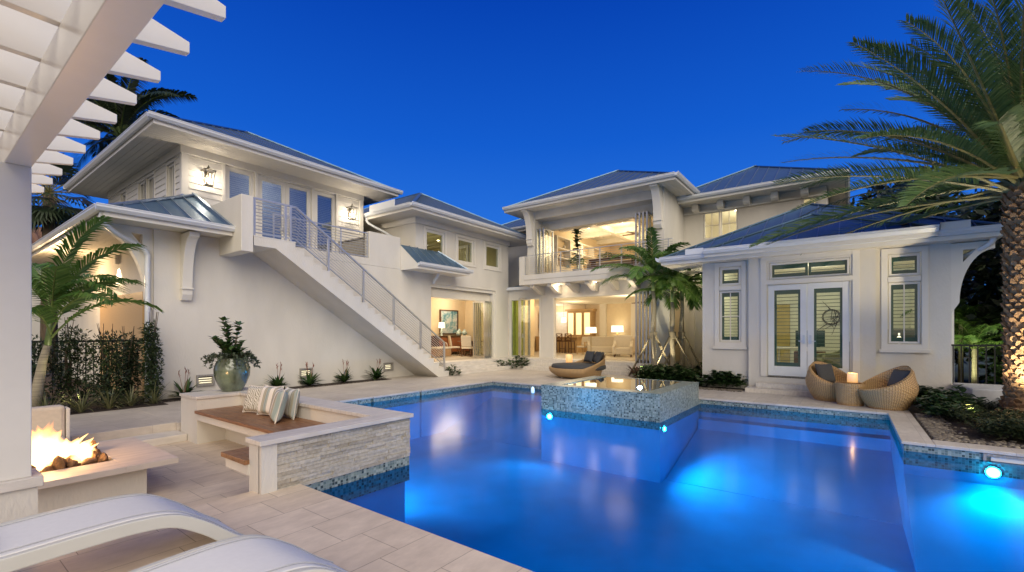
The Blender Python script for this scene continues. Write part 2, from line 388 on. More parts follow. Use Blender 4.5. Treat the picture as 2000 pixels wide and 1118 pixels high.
# underwater ledges and steps
def slope(u0, z0, u1, z1, y0, y1):   # sloping floor between two depths
    pl.prism([(u0, FZ), (u1, FZ), (u1, z1), (u0, z0)], 'y', y0, y1)
slope(7.4, FZ+.01, 9.149, -.50, -8, -.672)
slope(9.3, FZ+.01, 12.149, -.62, -.669, 3.0)
pl.box(11.75,12.148,-.668,3.0,-.9,-.48)
slope(9.8, FZ+.01, 12.149, -.55, 5.9, 9.849)
struct("pool_basin", pl, PLASTER)
struct("pool_waterline_tiles", tl, MOSAIC)
wat, nt, b = newmat("pool_water"); nt.nodes.remove(b)
tr = N(nt, "ShaderNodeBsdfTransparent"); tr.inputs[0].default_value = (.004,.355,.66,1)
gl = N(nt, "ShaderNodeBsdfGlossy"); gl.inputs["Roughness"].default_value = .15
frv = schlick(nt, .015, .48)
tc = N(nt, "ShaderNodeTexCoord"); no = N(nt, "ShaderNodeTexNoise"); no.inputs["Scale"].default_value = 1.6; no.inputs["Detail"].default_value = 2
nt.links.new(tc.outputs["Object"], no.inputs["Vector"]); bp = N(nt, "ShaderNodeBump"); bp.inputs["Strength"].default_value = .06; bp.inputs["Distance"].default_value = .03
nt.links.new(no.outputs[0], bp.inputs["Height"]); nt.links.new(bp.outputs[0], gl.inputs["Normal"])
mx = N(nt, "ShaderNodeMixShader"); nt.links.new(frv, mx.inputs[0]); nt.links.new(tr.outputs[0], mx.inputs[1]); nt.links.new(gl.outputs[0], mx.inputs[2])
nt.links.new(mx.outputs[0], nt.nodes["Material Output"].inputs[0])
m = MB(); rects(m, [(2.59,9.16,-8,4.91),(9.16,12.16,-.68,4.91),(4.14,12.16,4.91,9.97)], POOLW)
struct("pool_water", m, wat)
# raised spa
spa = thing("raised_spa", (10.5,4.45,-.15), "square raised spa clad in grey green mosaic, standing in the far edge of the pool", "spa")
m = MB(); z1 = .42; a0,a1,c0,c1 = 9.05,11.95,3.03,5.84; w=.34
m.box(a0,a0+w,c0,c1,-.30,z1); m.box(a1-.12,a1,c0,c1,-.30,z1-.012); m.box(a0+w,a1-.12,c0,c0+w,-.30,z1); m.box(a0+w,a1-.12,c1-w,c1,-.30,z1)
part("tiled_wall", m, MOSAIC, spa)
m = MB(); m.box(a0,a1,c0,c1,FZ,-.301); part("plastered_footing", m, PLASTER, spa)
m = MB(); m.box(a0+w,a1-.12,c0+w,c1-w,-.30,-.22); part("spa_floor", m, PLASTER, spa)
spaw = glassmat("spa_water", (.35,.75,.95), 1.6, .02)
m = MB(); rects(m, [(a0+w+.001,a1-.121,c0+w+.001,c1-w-.001)], .405); part("spa_water", m, spaw, spa)
m = MB(); m.box(11.955,12.13,3.03,5.84,-.3,-.053); struct("spa_joint_tiles", m, MOSAIC)
# pool lamps: round niche lamps on the walls, real lights in front
PLW = emit("pool_lamp_lens", (.97,.985,1.0), 320)
def pool_lamp(p, n, power, label, size=150, r=.05, tilt=-.25, col=(.36,.72,1.0), gap=.10):
    n = Vector(n); t = thing("pool_light", p, label, "pool light", "lamps under the pool water")
    a = Vector(p); mm = MB(); mm.tube([a, a + n*.02], .085, 14); part("lamp_ring", mm, STEEL, t)
    mm = MB(); mm.tube([a + n*.021, a + n*.035], r, 14); part("lens", mm, PLW, t)
    lamp("pool_lamp_light", a + n*gap, power, col, .09, 'SPOT', a + n*2 + Vector((0,0,tilt*2)), size, .6)
pool_lamp((9.15,-1.62,-.31), (-1,0,0), 300, "blazing underwater lamp below the skimmer by the palm garden", r=.07, tilt=-.1)
pool_lamp((9.05,5.60,-.30), (-1,0,0), 90, "underwater lamp at the outer corner of the spa's long front", r=.055)
pool_lamp((9.25,3.03,-.30), (0,-1,0), 380, "underwater lamp just round the near corner of the spa", r=.04)
pool_lamp((12.15,6.35,-.28), (-1,0,0), 260, "underwater lamp on the far wall behind the bubbling jet", r=.05)
pool_lamp((11.83,4.5,.18), (-1,0,0), 60, "lamp glowing under the still water inside the raised spa", r=.06, tilt=-.3)
pool_lamp((4.145,7.0,-.55), (1,0,0), 560, "underwater lamp on the back of the bench wall", r=.06, tilt=-.15)
pool_lamp((2.60,0.6,-.60), (1,0,0), 520, "underwater lamp in the near wall below the lounger patio", r=.06, tilt=-.15)
m = MB(); m.lathe([(.02,-.02),(.05,0),(.055,.06),(.05,.13),(.03,.17),(.006,.19)], (11.3,7.6,POOLW), 12)
tag(part("water_jet", m, emit("self_lit_foam", (.55,.75,1.0), .7), loc=(11.3,7.6,POOLW), smooth=True), "short white bubbling jet rising from the far pool corner", "water jet")  # foam emits a little, imitating lamp light caught in the jet
sk = thing("skimmer", (9.15,-1.7,-.1), "white plastic skimmer opening set in the tile band", "skimmer")
m = MB(); m.box(9.135,9.149,-1.96,-1.60,-.15,-.065); part("weir_flap", m, TRIM, sk)
m = MB(); frame_ring(m, "x", 9.12, 9.149, -2.04, -1.52, -.17, -.055, .035, .012); part("skimmer_frame", m, GREY_WOOD, sk)
# planting beds
m = MB(); m.box(3.7,10.4,13.0,13.56,-.3,.01); m.box(-8,3.7,12.55,40,-.3,.01); struct("mulch_bed", m, MULCH)
m = MB(); m.box(14.3,18.0,2.4,5.9,-.3,.01); m.box(14.0,19.8,-1.9,-1.0,-.3,.02); m.box(9.5,12.12,-8,-1.02,-.3,-.005); m.box(12.12,22,-8,-1.02,-.3,-.006); struct("mulch_bed_garden", m, MULCH)
# ================================================================ ARCHITECTURE HELPERS
def wall(mb, axis, c, t, a0, a1, z0, z1, holes=()):
    """wall slab in the plane axis=c .. c+t, spanning a0..a1, with rectangular openings (a0,a1,z0,z1)"""
    xs = sorted(set([a0, a1] + [h[0] for h in holes] + [h[1] for h in holes]))
    xs = [x for x in xs if a0 <= x <= a1]
    for l, r in zip(xs, xs[1:]):
        if r - l < 1e-6: continue
        hs = sorted([(h[2], h[3]) for h in holes if h[0] <= l + 1e-6 and h[1] >= r - 1e-6])
        z = z0; segs = []
        for h0, h1 in hs:
            if h0 > z: segs.append((z, h0))
            z = max(z, h1)
        if z < z1: segs.append((z, z1))
        for s0, s1 in segs:
            if axis == 'y': mb.box(l, r, c, c+t, s0, s1)
            else: mb.box(c, c+t, l, r, s0, s1)
    return mb
def window(parent, axis, c, a0, a1, z0, z1, glass, fw=.06, sill=False, bars=(0,0), casing=.0, mat=None, depth=.06, out=-1, name="window", blinds=False):
    """frame, pane, optional glazing bars and casing; c = outer wall plane, out = side the outside is on"""
    fr = MB(); frame_ring(fr, axis, c-out*.02, c-out*(.02+depth), a0, a1, z0, z1, fw)
    nb, nh = bars
    for i in range(nb):
        x = a0 + (a1-a0)*(i+1)/(nb+1); pbox(fr, axis, c-out*.03, c-out*.055, x-.012, x+.012, z0+fw, z1-fw)
    for i in range(nh):
        z = z0 + (z1-z0)*(i+1)/(nh+1); pbox(fr, axis, c-out*.031, c-out*.054, a0+fw, a1-fw, z-.012, z+.012)
    o = part(name, fr, mat or TRIM, parent, bevel=.004)
    pm = MB(); pbox(pm, axis, c-out*.058, c-out*.062, a0+fw-.005, a1-fw+.005, z0+fw-.005, z1-fw+.005); part("pane", pm, glass, o)
    if casing:
        cm = MB(); frame_ring(cm, axis, c+out*.03, c+out*.001, a0-casing, a1+casing, z0-casing, z1+casing, casing-.002); 
        part("casing", cm, TRIM, o, bevel=.005)
    if sill:
        sm = MB(); pbox(sm, axis, c+out*.07, c+out*.032, a0-casing-.04, a1+casing+.04, z0-casing-.05, z0-casing+.002); part("sill", sm, TRIM, o, bevel=.005)
    if blinds:
        bm_ = MB(); z = z0+fw+.03
        while z < z1-fw: 
            if axis == 'y': bm_.obox(((a0+a1)/2, c-out*.13, z), ((a1-a0)/2-fw,0,0), (0,.028,.012), (0,-.0012,.003))
            else: bm_.obox((c-out*.13, (a0+a1)/2, z), (0,(a1-a0)/2-fw,0), (.028,0,.012), (-.0012,0,.003))
            z += .065
        part("blind", bm_, TRIM, o)
    return o
def hip_roof(parent, x0, x1, y0, y1, z, slope, over=.0, seam=.42, skip=(), th=.03, name="roof", gut=True, sides="NESW", sof=None, wallrect=None, gh=.10):
    """hip roof with standing seams and ridge caps; eave rectangle at height z; gutters on chosen sides (S = low y, W = low x)"""
    W, D = x1-x0, y1-y0; a = min(W, D)/2; zr = z + a*slope
    if W >= D: A, Bp = (x0+a, y0+a), (x1-a, y0+a)
    else: A, Bp = (x0+a, y0+a), (x0+a, y1-a)
    A3, B3 = Vector((*A, zr)), Vector((*Bp, zr))
    c = [Vector((x0,y0,z)), Vector((x1,y0,z)), Vector((x1,y1,z)), Vector((x0,y1,z))]
    rf = MB()
    if W >= D: faces = [[c[0],c[1],B3,A3],[c[1],c[2],B3],[c[2],c[3],A3,B3],[c[3],c[0],A3]]
    else: faces = [[c[0],c[1],A3],[c[1],c[2],B3,A3],[c[2],c[3],B3],[c[3],c[0],A3,B3]]
    for f in faces:
        up = f; dn = [p - Vector((0,0,th)) for p in f]; n = len(f)
        g = [p for p in f]; ok = []
        P = list(up) + dn
        rf.add(P, [tuple(range(n)), tuple(range(n,2*n))[::-1], (0,1,n+1,n)])
    ro = part(name, rf, METAL_ROOF, parent)
    sm = MB()
    def seams(p, q, n2):   # eave edge p->q, inward horizontal direction n2
        L = (q-p).length; t = (q-p).normalized(); k = max(2, int(round(L/seam))); st = L/k
        nrm = (t.cross(Vector((n2.x, n2.y, slope)))).normalized()
        if nrm.z < 0: nrm = -nrm
        for i in range(1, k):
            s = i*st; run = min(s, L-s, a)
            if run < .08: continue
            e = p + t*s; r_ = e + Vector((n2.x, n2.y, slope))*run
            sm.beam(e + nrm*.016, r_ + nrm*.016, .022, .036, nrm)
    for (p, q, n2) in ((c[0],c[1],Vector((0,1,0))),(c[1],c[2],Vector((-1,0,0))),(c[2],c[3],Vector((0,-1,0))),(c[3],c[0],Vector((1,0,0)))): seams(p, q, n2)
    part("seam", sm, SEAM, ro)
    cp = MB()
    for p, q in ((c[0],A3),(c[1],B3 if W>=D else A3),(c[2],B3),(c[3],A3 if W>=D else B3)): cp.beam(p+Vector((0,0,.02)), q+Vector((0,0,.02)), .13, .04)
    if (A3-B3).length > .1: cp.beam(A3+Vector((0,0,.02)), B3+Vector((0,0,.02)), .16, .05)
    part("ridge_cap", cp, METAL_ROOF, ro)
    if gut:
        gm = MB(); gw = .12
        prof = [(0,-gh),(-.07,-gh),(-gw,-.035),(-gw,.012),(-gw-.012,.012),(-gw-.012,.03),(-gw+.012,.03),(-gw+.012,.0),(-.02,.0),(0,-.01)]
        for sd in sides:
            if sd == 'S': gm.prism([(y0+a_, z+b_) for a_, b_ in prof], 'x', x0-gw, x1+gw)
            if sd == 'N': gm.prism([(y1-a_, z+b_) for a_, b_ in prof], 'x', x0-gw, x1+gw)
            if sd == 'W': gm.prism([(x0+a_, z+b_) for a_, b_ in prof], 'y', y0+.001, y1-.001)
            if sd == 'E': gm.prism([(x1-a_, z+b_) for a_, b_ in prof], 'y', y0+.001, y1-.001)
        part("gutter", gm, GUTTER, parent)
    fm = MB(); e = .012
    fm.box(x0+e,x1-e,y0+e,y0+.05,z-.20,z-.012); fm.box(x0+e,x1-e,y1-.05,y1-e,z-.20,z-.012)
    fm.box(x0+e,x0+.05,y0+.05,y1-.05,z-.20,z-.012); fm.box(x1-.05,x1-e,y0+.05,y1-.05,z-.20,z-.012)
    part("fascia", fm, TRIM, parent)
    # soffit boards with V-grooves
    sf = MB(); zs = z-.19
    if wallrect is None: sf.box(x0+.05,x1-.05,y0+.05,y1-.05,zs,zs+.02)
    else:
        u0,u1,v0,v1 = wallrect
        def strip(xa,xb,ya,yb,ax):
            n = max(1, int(round(((xb-xa) if ax=='x' else (yb-ya))/.16)))
            for i in range(n):
                if ax == 'x': w_=(xb-xa)/n; sf.box(xa+i*w_+.004, xa+(i+1)*w_-.004, ya, yb, zs, zs+.02)
                else: w_=(yb-ya)/n; sf.box(xa, xb, ya+i*w_+.004, ya+(i+1)*w_-.004, zs, zs+.02)
        strip(x0+.05,x1-.05,y0+.05,v0,'y'); strip(x0+.05,x1-.05,v1,y1-.05,'y') if v1 < y1-.06 else None
        strip(x0+.05,u0,v0,v1,'x'); strip(u1,x1-.05,v0,v1,'x') if u1 < x1-.06 else None
        sf.box(x0+.05,x1-.05,y0+.05,y1-.05,zs+.022,zs+.03)
    part("soffit", sf, SOFFIT, parent)
    return ro
def downpipe(parent, pts, r=.05):
    m = MB(); m.tube(pts, r, 10); return part("downpipe", m, GUTTER, parent, smooth=True)
def smooth_path(pts, n=6):
    pts = [Vector(p) for p in pts]; out = []
    for i in range(len(pts)-1):
        p0 = pts[max(i-1,0)]; p1 = pts[i]; p2 = pts[i+1]; p3 = pts[min(i+2,len(pts)-1)]
        for k in range(n):
            t = k/n; out.append(.5*((2*p1)+(-p0+p2)*t+(2*p0-5*p1+4*p2-p3)*t*t+(-p0+3*p1-3*p2+p3)*t**3))
    return out + [pts[-1]]
def corbel(parent, axis, a, c, z0, z1, w=.22, d=.55, out=-1, name="corbel"):
    """curved bracket: axis 'y' = projects along y from the wall plane c; width w centred on a"""
    h = z1-z0; pts = []
    n = 10
    for i in range(n+1):
        t = i/n; ang = t*math.pi/2
        pts.append((c+out*(.16+(d-.16)*(1-math.cos(ang))**1.0), z0+.28+(h-.28)*math.sin(ang)*.92))
    poly = [(c, z0), (c+out*.10, z0+.02), (c+out*.16, z0+.16), (c+out*.16, z0+.28)] + pts[1:] + [(c+out*d, z1), (c, z1)]
    m = MB(); m.prism(poly, 'x' if axis == 'y' else 'y', a-w/2, a+w/2)
    m.prism([(c, z0+.29),(c+out*.20, z0+.29),(c+out*.20, z0+.33),(c, z0+.33)], 'x' if axis == 'y' else 'y', a-w/2-.012, a+w/2+.012)
    return part(name, m, TRIM, parent, bevel=.006)
def side_bracket(parent, axis, c, t, a, sgn, z0, z1, d, name="arch_bracket"):
    """flat bracket in the wall plane carrying the corner of a roof; runs from a in direction sgn"""
    m = MB(); h = z1-z0; n = 12; outer = []
    for i in range(n+1):
        ang = i/n*math.pi/2; outer.append((a+sgn*(.14+(d-.14)*(1-math.cos(ang))), z0+.25+(h-.43)*math.sin(ang)))
    body = [(a, z0), (a+sgn*.14, z0+.25)] + outer[1:] + [(a+sgn*d, z1), (a, z1)]
    tri = [(a+sgn*.2, z1-.16), (a+sgn*.2, z1-.45), (a+sgn*.42, z1-.16)]
    # split round the little triangular opening so it really is open
    poly1 = [(a, z0), (a+sgn*.14, z0+.25)] + [p for p in outer[1:] if p[1] < z1-.45 and abs(p[0]-a) < d] 
    last = poly1[-1]
    m.prism(poly1 + [(a, last[1])], 'x' if axis == 'x' else 'y', c, c+t) if axis == 'x' else m.prism(poly1 + [(a, last[1])], 'y', c, c+t)
    up = [p for p in outer[1:] if p[1] >= last[1]-1e-6]
    poly2 = [(a+sgn*.2, last[1]), ] + up + [(a+sgn*d, z1-.16), (a+sgn*.42, z1-.16), (a+sgn*.2, z1-.45)]
    ax = 'x' if axis == 'x' else 'y'
    m.prism(poly2, ax, c, c+t)
    m.prism([(a, last[1]), (a+sgn*.2, last[1]), (a+sgn*.2, z1-.16), (a, z1-.16)], ax, c, c+t)
    m.prism([(a, z1-.16), (a+sgn*d, z1-.16), (a+sgn*d, z1), (a, z1)], ax, c, c+t)
    return part(name, m, TRIM, parent)
def room(parent, x0, x1, y0, y1, z0, z1, wallm, open_sides="", ceilm=None, floorm=None, t=.08):
    m = MB()
    if 'S' not in open_sides: m.box(x0, x1, y0-t, y0, z0, z1)
    if 'N' not in open_sides: m.box(x0, x1, y1, y1+t, z0, z1)
    if 'W' not in open_sides: m.box(x0-t, x0, y0-t, y1+t, z0, z1)
    if 'E' not in open_sides: m.box(x1, x1+t, y0-t, y1+t, z0, z1)
    part("room_wall", m, wallm, parent)
    m = MB(); m.box(x0-t, x1+t, y0-t, y1+t, z1, z1+t); part("room_ceiling", m, ceilm or ROOMC, parent)
    m = MB(); m.box(x0-t, x1+t, y0-t, y1+t, z0-t, z0); part("room_floor", m, floorm or ROOMF, parent)
def downlights(parent, pts, z):
    m = MB()
    for x, y in pts: m.lathe([(.055,-.012),(.055,0)], (x,y,z), 10)
    part("downlight", m, DOWNL, parent)
def bifold(parent, axis, c, a0, a1, z0, z1, n, depth, glass, out=-1):
    """folded stack of glazed door leaves: n thin leaves side by side, standing square to the wall"""
    w = (a1-a0)/n
    for i in range(n):
        m = MB(); a = a0 + w*(i+.5); th = min(.06, w*.62)
        def pb(d0, d1, zz0, zz1, t_=th):
            if axis == 'y': m.box(a-t_/2, a+t_/2, c+out*d0, c+out*d1, zz0, zz1)
            else: m.box(c+out*d0, c+out*d1, a-t_/2, a+t_/2, zz0, zz1)
        pb(0, .07, z0, z1); pb(depth-.07, depth, z0, z1); pb(.07, depth-.07, z0, z0+.1); pb(.07, depth-.07, z1-.07, z1)
        o = part("folding_door", m, ALU, parent)
        m = MB(); pb(.07, depth-.07, z0+.1, z1-.07, .008); part("pane", m, glass, o)
        m = MB(); pb(depth+.001, depth+.02, z0+1.0, z0+1.2, .03); part("handle", m, STEEL, o)
# ================================================================ GUEST WING (left)
gw = thing("guest_wing", (7.5,18,0), "two storey white guest wing with a lantern lit balcony and clapboard upper floor", "building")
m = MB(); wall(m, 'y', 13.56, .25, 3.70, 12.82, -.3, 4.02, [(4.62,4.98,.28,.52),(7.35,7.75,.28,.52),(10.49,10.89,.28,.52)])
m.box(3.70, 5.13, 13.56, 13.81, 4.02, 4.17)
wall(m, 'x', 3.95, .25, 13.81, 24, -.3, 4.17)
m.box(3.70, 3.95, 13.81, 14.25, -.3, 4.17)
m.box(12.57, 12.82, 13.81, 18.5, -.3, 4.02)
part("lower_wall", m, STUCCO, gw)
# crawl space vents with slats, lit from inside
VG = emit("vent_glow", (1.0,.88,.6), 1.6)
for x in (4.8, 7.55, 10.69):
    m = MB(); frame_ring(m, 'y', 13.52, 13.6, x-.21, x+.21, .25, .55, .045); o = part("wall_vent", m, GREY_WOOD, gw)
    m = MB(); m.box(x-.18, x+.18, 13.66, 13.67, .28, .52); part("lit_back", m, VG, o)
    m = MB()
    for k in range(4): m.obox((x,13.58,.31+.058*k), (.17,0,0), (0,.03,.012), (0,-.002,.006))
    part("slat", m, GREY_WOOD, o)
# balcony floor, curb and parapets
m = MB(); m.box(5.43, 12.3, 13.56, 15.5, 4.03, 4.15); m.box(6.52, 9.87, 13.56, 13.70, 4.151, 4.27); part("balcony_floor", m, STUCCO, gw)
m = MB(); m.box(5.13, 5.42, 12.25, 15.49, 3.71, 5.14); part("parapet_pier", m, STUCCO, gw, bevel=.012)
m = MB(); m.box(9.87, 11.26, 13.555, 13.82, 4.021, 5.22); m.box(11.02, 11.26, 13.82, 15.5, 4.15, 5.22)
m.box(11.26, 12.82, 13.56, 13.81, 4.021, 4.9)
part("parapet", m, STUCCO, gw, bevel=.012)
# upper storey
UH = [(6.02,6.90,4.6,6.84),(7.00,8.84,4.15,6.80),(8.94,9.80,4.15,6.80)]
m = MB(); wall(m, 'y', 15.5, .2, 4.91, 10.94, 4.15, 7.14, UH); 
SH = [(16.1,16.75,5.4,6.75),(17.9,18.65,5.4,6.75),(18.75,19.5,5.4,6.75),(20.9,21.55,5.4,6.75)]
wall(m, 'x', 4.91, .2, 15.7, 23.1, 4.15, 7.14, SH); m.box(10.74, 10.94, 15.7, 23.1, 4.15, 7.14); m.box(4.91, 10.94, 23.1, 23.3, 4.15, 7.14)
part("upper_wall", m, TRIM, gw)
# clapboard siding on the panels, corner boards and frieze
m = MB(); z = 4.2
while z < 6.82:
    for a0_, a1_ in ((5.06, 5.93), (9.90, 10.80)):
        m.prism([(15.5, z), (15.47, z), (15.494, z+.185), (15.5, z+.185)], 'x', a0_, a1_)
    for b0, b1 in ((15.64,16.0),(16.85,17.8),(19.6,20.8),(21.65,23.1)):
        m.prism([(4.91, z), (4.88, z), (4.904, z+.185), (4.91, z+.185)], 'y', b0, b1)
    z += .185
part("clapboard_siding", m, TRIM, gw)
m = MB(); m.box(4.87, 5.05, 15.455, 15.5, 4.15, 6.85); m.box(4.868, 4.91, 15.5, 15.63, 4.15, 6.85); m.box(10.81, 10.98, 15.455, 15.5, 4.15, 6.85)
m.box(4.84, 11.0, 15.44, 15.5, 6.852, 7.09); m.box(4.84, 4.91, 15.5, 23.1, 6.852, 7.09)
m.box(5.93, 6.02, 15.46, 15.5, 4.15, 6.85); m.box(6.90, 7.0, 15.465, 15.5, 4.15, 6.851); m.box(8.84, 8.94, 15.465, 15.5, 4.15, 6.851); m.box(9.80, 9.89, 15.46, 15.5, 4.15, 6.85)
part("corner_board", m, TRIM, gw, bevel=.004)
BL = emit("dim_room", (.25,.3,.4), .0)
window(gw, 'y', 15.5, 6.03, 6.89, 4.61, 6.83, GLASS_SKY, fw=.13, blinds=True)
for a0_, a1_, hx in ((7.02, 7.915, 7.83), (7.925, 8.82, 8.01)):
    o = window(gw, 'y', 15.5, a0_, a1_, 4.16, 6.79, GLASS_SKY, fw=.125, blinds=True, name="french_door")
    m = MB(); m.box(hx-.02, hx+.02, 15.44, 15.475, 5.05, 5.25); m.beam((hx,15.42,5.15), (hx+(-.12 if hx < 7.9 else .12),15.42,5.15), .02, .02); part("handle", m, STEEL, o)
window(gw, 'y', 15.5, 8.96, 9.78, 4.16, 6.79, GLASS_SKY, fw=.12, blinds=True)
for y0_, y1_, *_ in SH: window(gw, 'x', 4.91, y0_+.01, y1_-.01, 5.41, 6.74, GLASS_SKY, fw=.07, bars=(1,0), casing=.09)
m = MB(); m.box(5.2, 10.7, 17.2, 17.3, 4.15, 7.1); part("inner_partition", m, simple("dim_room_paint", (.35,.38,.42), .8), gw)
lamp("guest_room_light", (7.8,16.5,6.6), 30, (1,.95,.9), .3)  # dim lamp added only to brighten the blinds from inside
hip_roof(gw, 3.91, 11.87, 14.4, 24.2, 7.26, .50, wallrect=(4.91,10.94,15.5,23.3))
# lower skirt roof round the left corner
m = MB(); E0 = (2.58,12.7,4.33); A_ = (5.12,15.27,5.62)
def slab(mb, P, th=.03):
    P = [Vector(p) for p in P]; n = len(P); mb.add(P + [p - Vector((0,0,th)) for p in P], [tuple(range(n)), tuple(range(n,2*n))[::-1]] + [(i,(i+1)%n,n+(i+1)%n,n+i) for i in range(n)])
slab(m, [E0, (5.12,12.7,4.33), A_]); slab(m, [E0, A_, (4.88,15.27,5.5), (4.88,24,5.5), (2.58,24,4.33)])
sr = part("skirt_roof", m, METAL_ROOF, gw)
m = MB()
for i in range(1, 6):
    x = 2.58 + i*.42; m.beam((x,12.7,4.348), (x,12.7+(x-2.58),4.348+(x-2.58)*.508), .022, .04)
for i in range(1, 26):
    y = 12.7 + i*.42; run = min(2.3, y-12.7); m.beam((2.58,y,4.348), (2.58+run,y,4.348+run*.508), .022, .04)
part("seam", m, SEAM, sr)
m = MB(); m.beam(E0, (A_[0],A_[1],A_[2]+.03), .14, .05); m.beam((5.10,12.7,4.36),(5.10,15.27,5.66),.09,.09); m.beam((4.86,15.3,5.55),(4.86,23.5,5.55),.05,.14); part("ridge_cap", m, SEAM, sr)
m = MB(); prof = [(0,-.1),(-.07,-.1),(-.12,-.035),(-.12,.012),(-.132,.012),(-.132,.03),(-.108,.03),(-.108,0),(-.02,0),(0,-.01)]
m.prism([(12.7+a,4.33+b) for a,b in prof], 'x', 2.46, 5.13); m.prism([(2.58+a,4.33+b) for a,b in prof], 'y', 12.7, 24)
part("gutter", m, GUTTER, gw)
m = MB(); m.box(2.6,5.12,12.71,12.76,4.13,4.32); m.box(2.6,2.65,12.76,24,4.13,4.32); part("fascia", m, TRIM, gw)
m = MB()
for i in range(5): m.box(2.65, 5.12, 12.76+i*.16+.004, 12.76+(i+1)*.16-.004, 4.175, 4.195)
for i in range(8): m.box(2.65+i*.162+.004, 2.65+(i+1)*.162-.004, 13.56, 24, 4.175, 4.195)
m.box(2.65,5.12,12.76,24,4.197,4.205); part("soffit", m, SOFFIT, gw)
corbel(gw, 'y', 4.35, 13.56, 2.45, 4.13, w=.22, d=.62)
side_bracket(gw, 'y', 13.62, .2, 3.70, -1, 2.2, 4.17, .98)
downpipe(gw, smooth_path([(2.62,12.78,4.25),(2.62,12.9,4.05),(2.95,13.2,3.86),(3.35,13.45,3.72),(3.55,13.5,3.55),(3.56,13.5,3.2),(3.56,13.5,1.5),(3.56,13.5,0)], 5), .055)
# pent roof over the stair end
m = MB(); slab(m, [(11.27,12.62,4.20),(14.12,12.62,4.20),(13.2,13.55,4.96),(11.27,13.55,4.96)]); slab(m, [(14.12,12.62,4.20),(14.12,13.55,4.24),(13.2,13.55,4.96)])
pr = part("pent_roof", m, METAL_ROOF, gw)
m = MB()
for i in range(1, 7):
    x = 11.27+i*.4; run = min(.93, (14.12-x)); m.beam((x,12.62,4.22),(x,12.62+run,4.22+run*.817),.022,.04)
m.beam((14.12,12.62,4.21),(13.2,13.55,4.98),.1,.04); part("seam", m, SEAM, pr)
m = MB(); m.prism([(12.62+a,4.20+b) for a,b in prof], 'x', 11.27, 14.2); part("gutter", m, GUTTER, gw)
m = MB(); m.prism([(12.63,4.0),(13.555,4.0),(13.555,4.93),(12.63,4.17)], 'x', 11.275, 11.33); m.box(11.33,14.1,12.63,12.67,4.0,4.17); m.box(11.33,14.1,12.67,13.55,4.02,4.04); part("pent_soffit", m, TRIM, gw)
# porch side: warm sconce and timber gate
m = MB(); m.box(3.90,3.949,15.2,19.5,-.1,2.75); part("timber_panel", m, OAK, gw)
# splash guard blocks at the gutter
# lanterns hang on the wall: things of their own
LANT = simple("bronze_lantern_metal", (.10,.085,.06), .4, metal=.8, var=.1)
LGL = glassmat("lantern_glass", (.95,.95,.93), 1.2)
def lantern(x, y, z, label):
    t = thing("wall_lantern", (x,y,z), label, "lantern", "wall lanterns on the balcony")
    m = MB(); yc = y-.16; h = .44; wt, wb = .135, .085
    for i, j in ((-1,-1),(1,-1),(1,1),(-1,1)): m.beam((x+i*wb, yc+j*wb, z), (x+i*wt, yc+j*wt, z+h), .016, .016)
    for w_, zz in ((wb+.01, z), (wt+.012, z+h)):
        for i, j, k, l in ((-1,-1,1,-1),(1,-1,1,1),(1,1,-1,1),(-1,1,-1,-1)): m.beam((x+i*w_,yc+j*w_,zz),(x+k*w_,yc+l*w_,zz),.02,.02)
    for i, j in ((-1,-1),(1,-1),(1,1),(-1,1)): m.tube(smooth_path([(x+i*wt,yc+j*wt,z+h),(x+i*.05,yc+j*.05,z+h+.05),(x+i*.015,yc+j*.015,z+h+.12)],3), .008, 5)
    m.lathe([(.025,z+h+.11),(.02,z+h+.13),(.008,z+h+.17)], (x,yc,0), 8)
    m.box(x-.05,x+.05,y-.045,y-.03,z+.12,z+h-.02); m.beam((x,y-.04,z+.3),(x,yc,z+h+.12),.018,.018); m.box(x-wb,x+wb,yc-wb,yc+wb,z-.012,z-.002)
    part("frame", m, LANT, t)
    m = MB()
    for i in range(3):
        a = i*2.09; m.tube([(x+.03*math.cos(a),yc+.03*math.sin(a),z+.03),(x+.03*math.cos(a),yc+.03*math.sin(a),z+.13)],.011,7)
    part("candle_sleeve", m, TRIM, t)
    m = MB()
    for i in range(3):
        a = i*2.09; m.ball((x+.03*math.cos(a),yc+.03*math.sin(a),z+.17),.022,7,5,(1,1,1.9))
    part("bulb", m, emit("lantern_bulb", (1,.84,.6), 60), t)
    lamp("lantern_light", (x,yc,z+.2), 30, (1,.87,.70), .085)
lantern(5.50, 15.46, 6.02, "glowing lantern left of the balcony doors, above the skirt roof")
lantern(10.36, 15.46, 5.99, "glowing lantern right of the balcony doors, near the end of the clapboard wall")
sc_ = thing("wall_sconce", (3.94,17.6,3.75), "small white sconce throwing a hot streak of light down the porch side wall", "sconce")
m = MB(); m.box(3.85,3.949,17.52,17.68,3.7,3.95); part("shade", m, TRIM, sc_)
lamp("sconce_light", (3.80,17.6,3.66), 120, (1,.78,.5), .04, 'SPOT', (3.93,17.6,2.6), 100, .7)
lamp("porch_glow", (2.9,19.5,3.4), 160, (1,.68,.36), .2)
# balcony cabinet and its railing
cb = thing("balcony_cabinet", (10.2,14.6,4.15), "grey timber cabinet row at the end of the balcony behind the cable railing", "cabinet")
m = MB(); m.box(9.9,10.98,13.86,15.40,4.151,5.02); part("carcass", m, GREY_WOOD, cb)
for k in range(4):
    m = MB(); m.box(9.87,9.899,13.9+k*.375,13.9+k*.375+.36,4.22,4.98); part("cabinet_door", m, GREY_WOOD, cb, bevel=.006)
m = MB(); m.box(9.84,11.0,13.84,15.42,5.021,5.06); part("worktop", m, GREY_WOOD, cb)
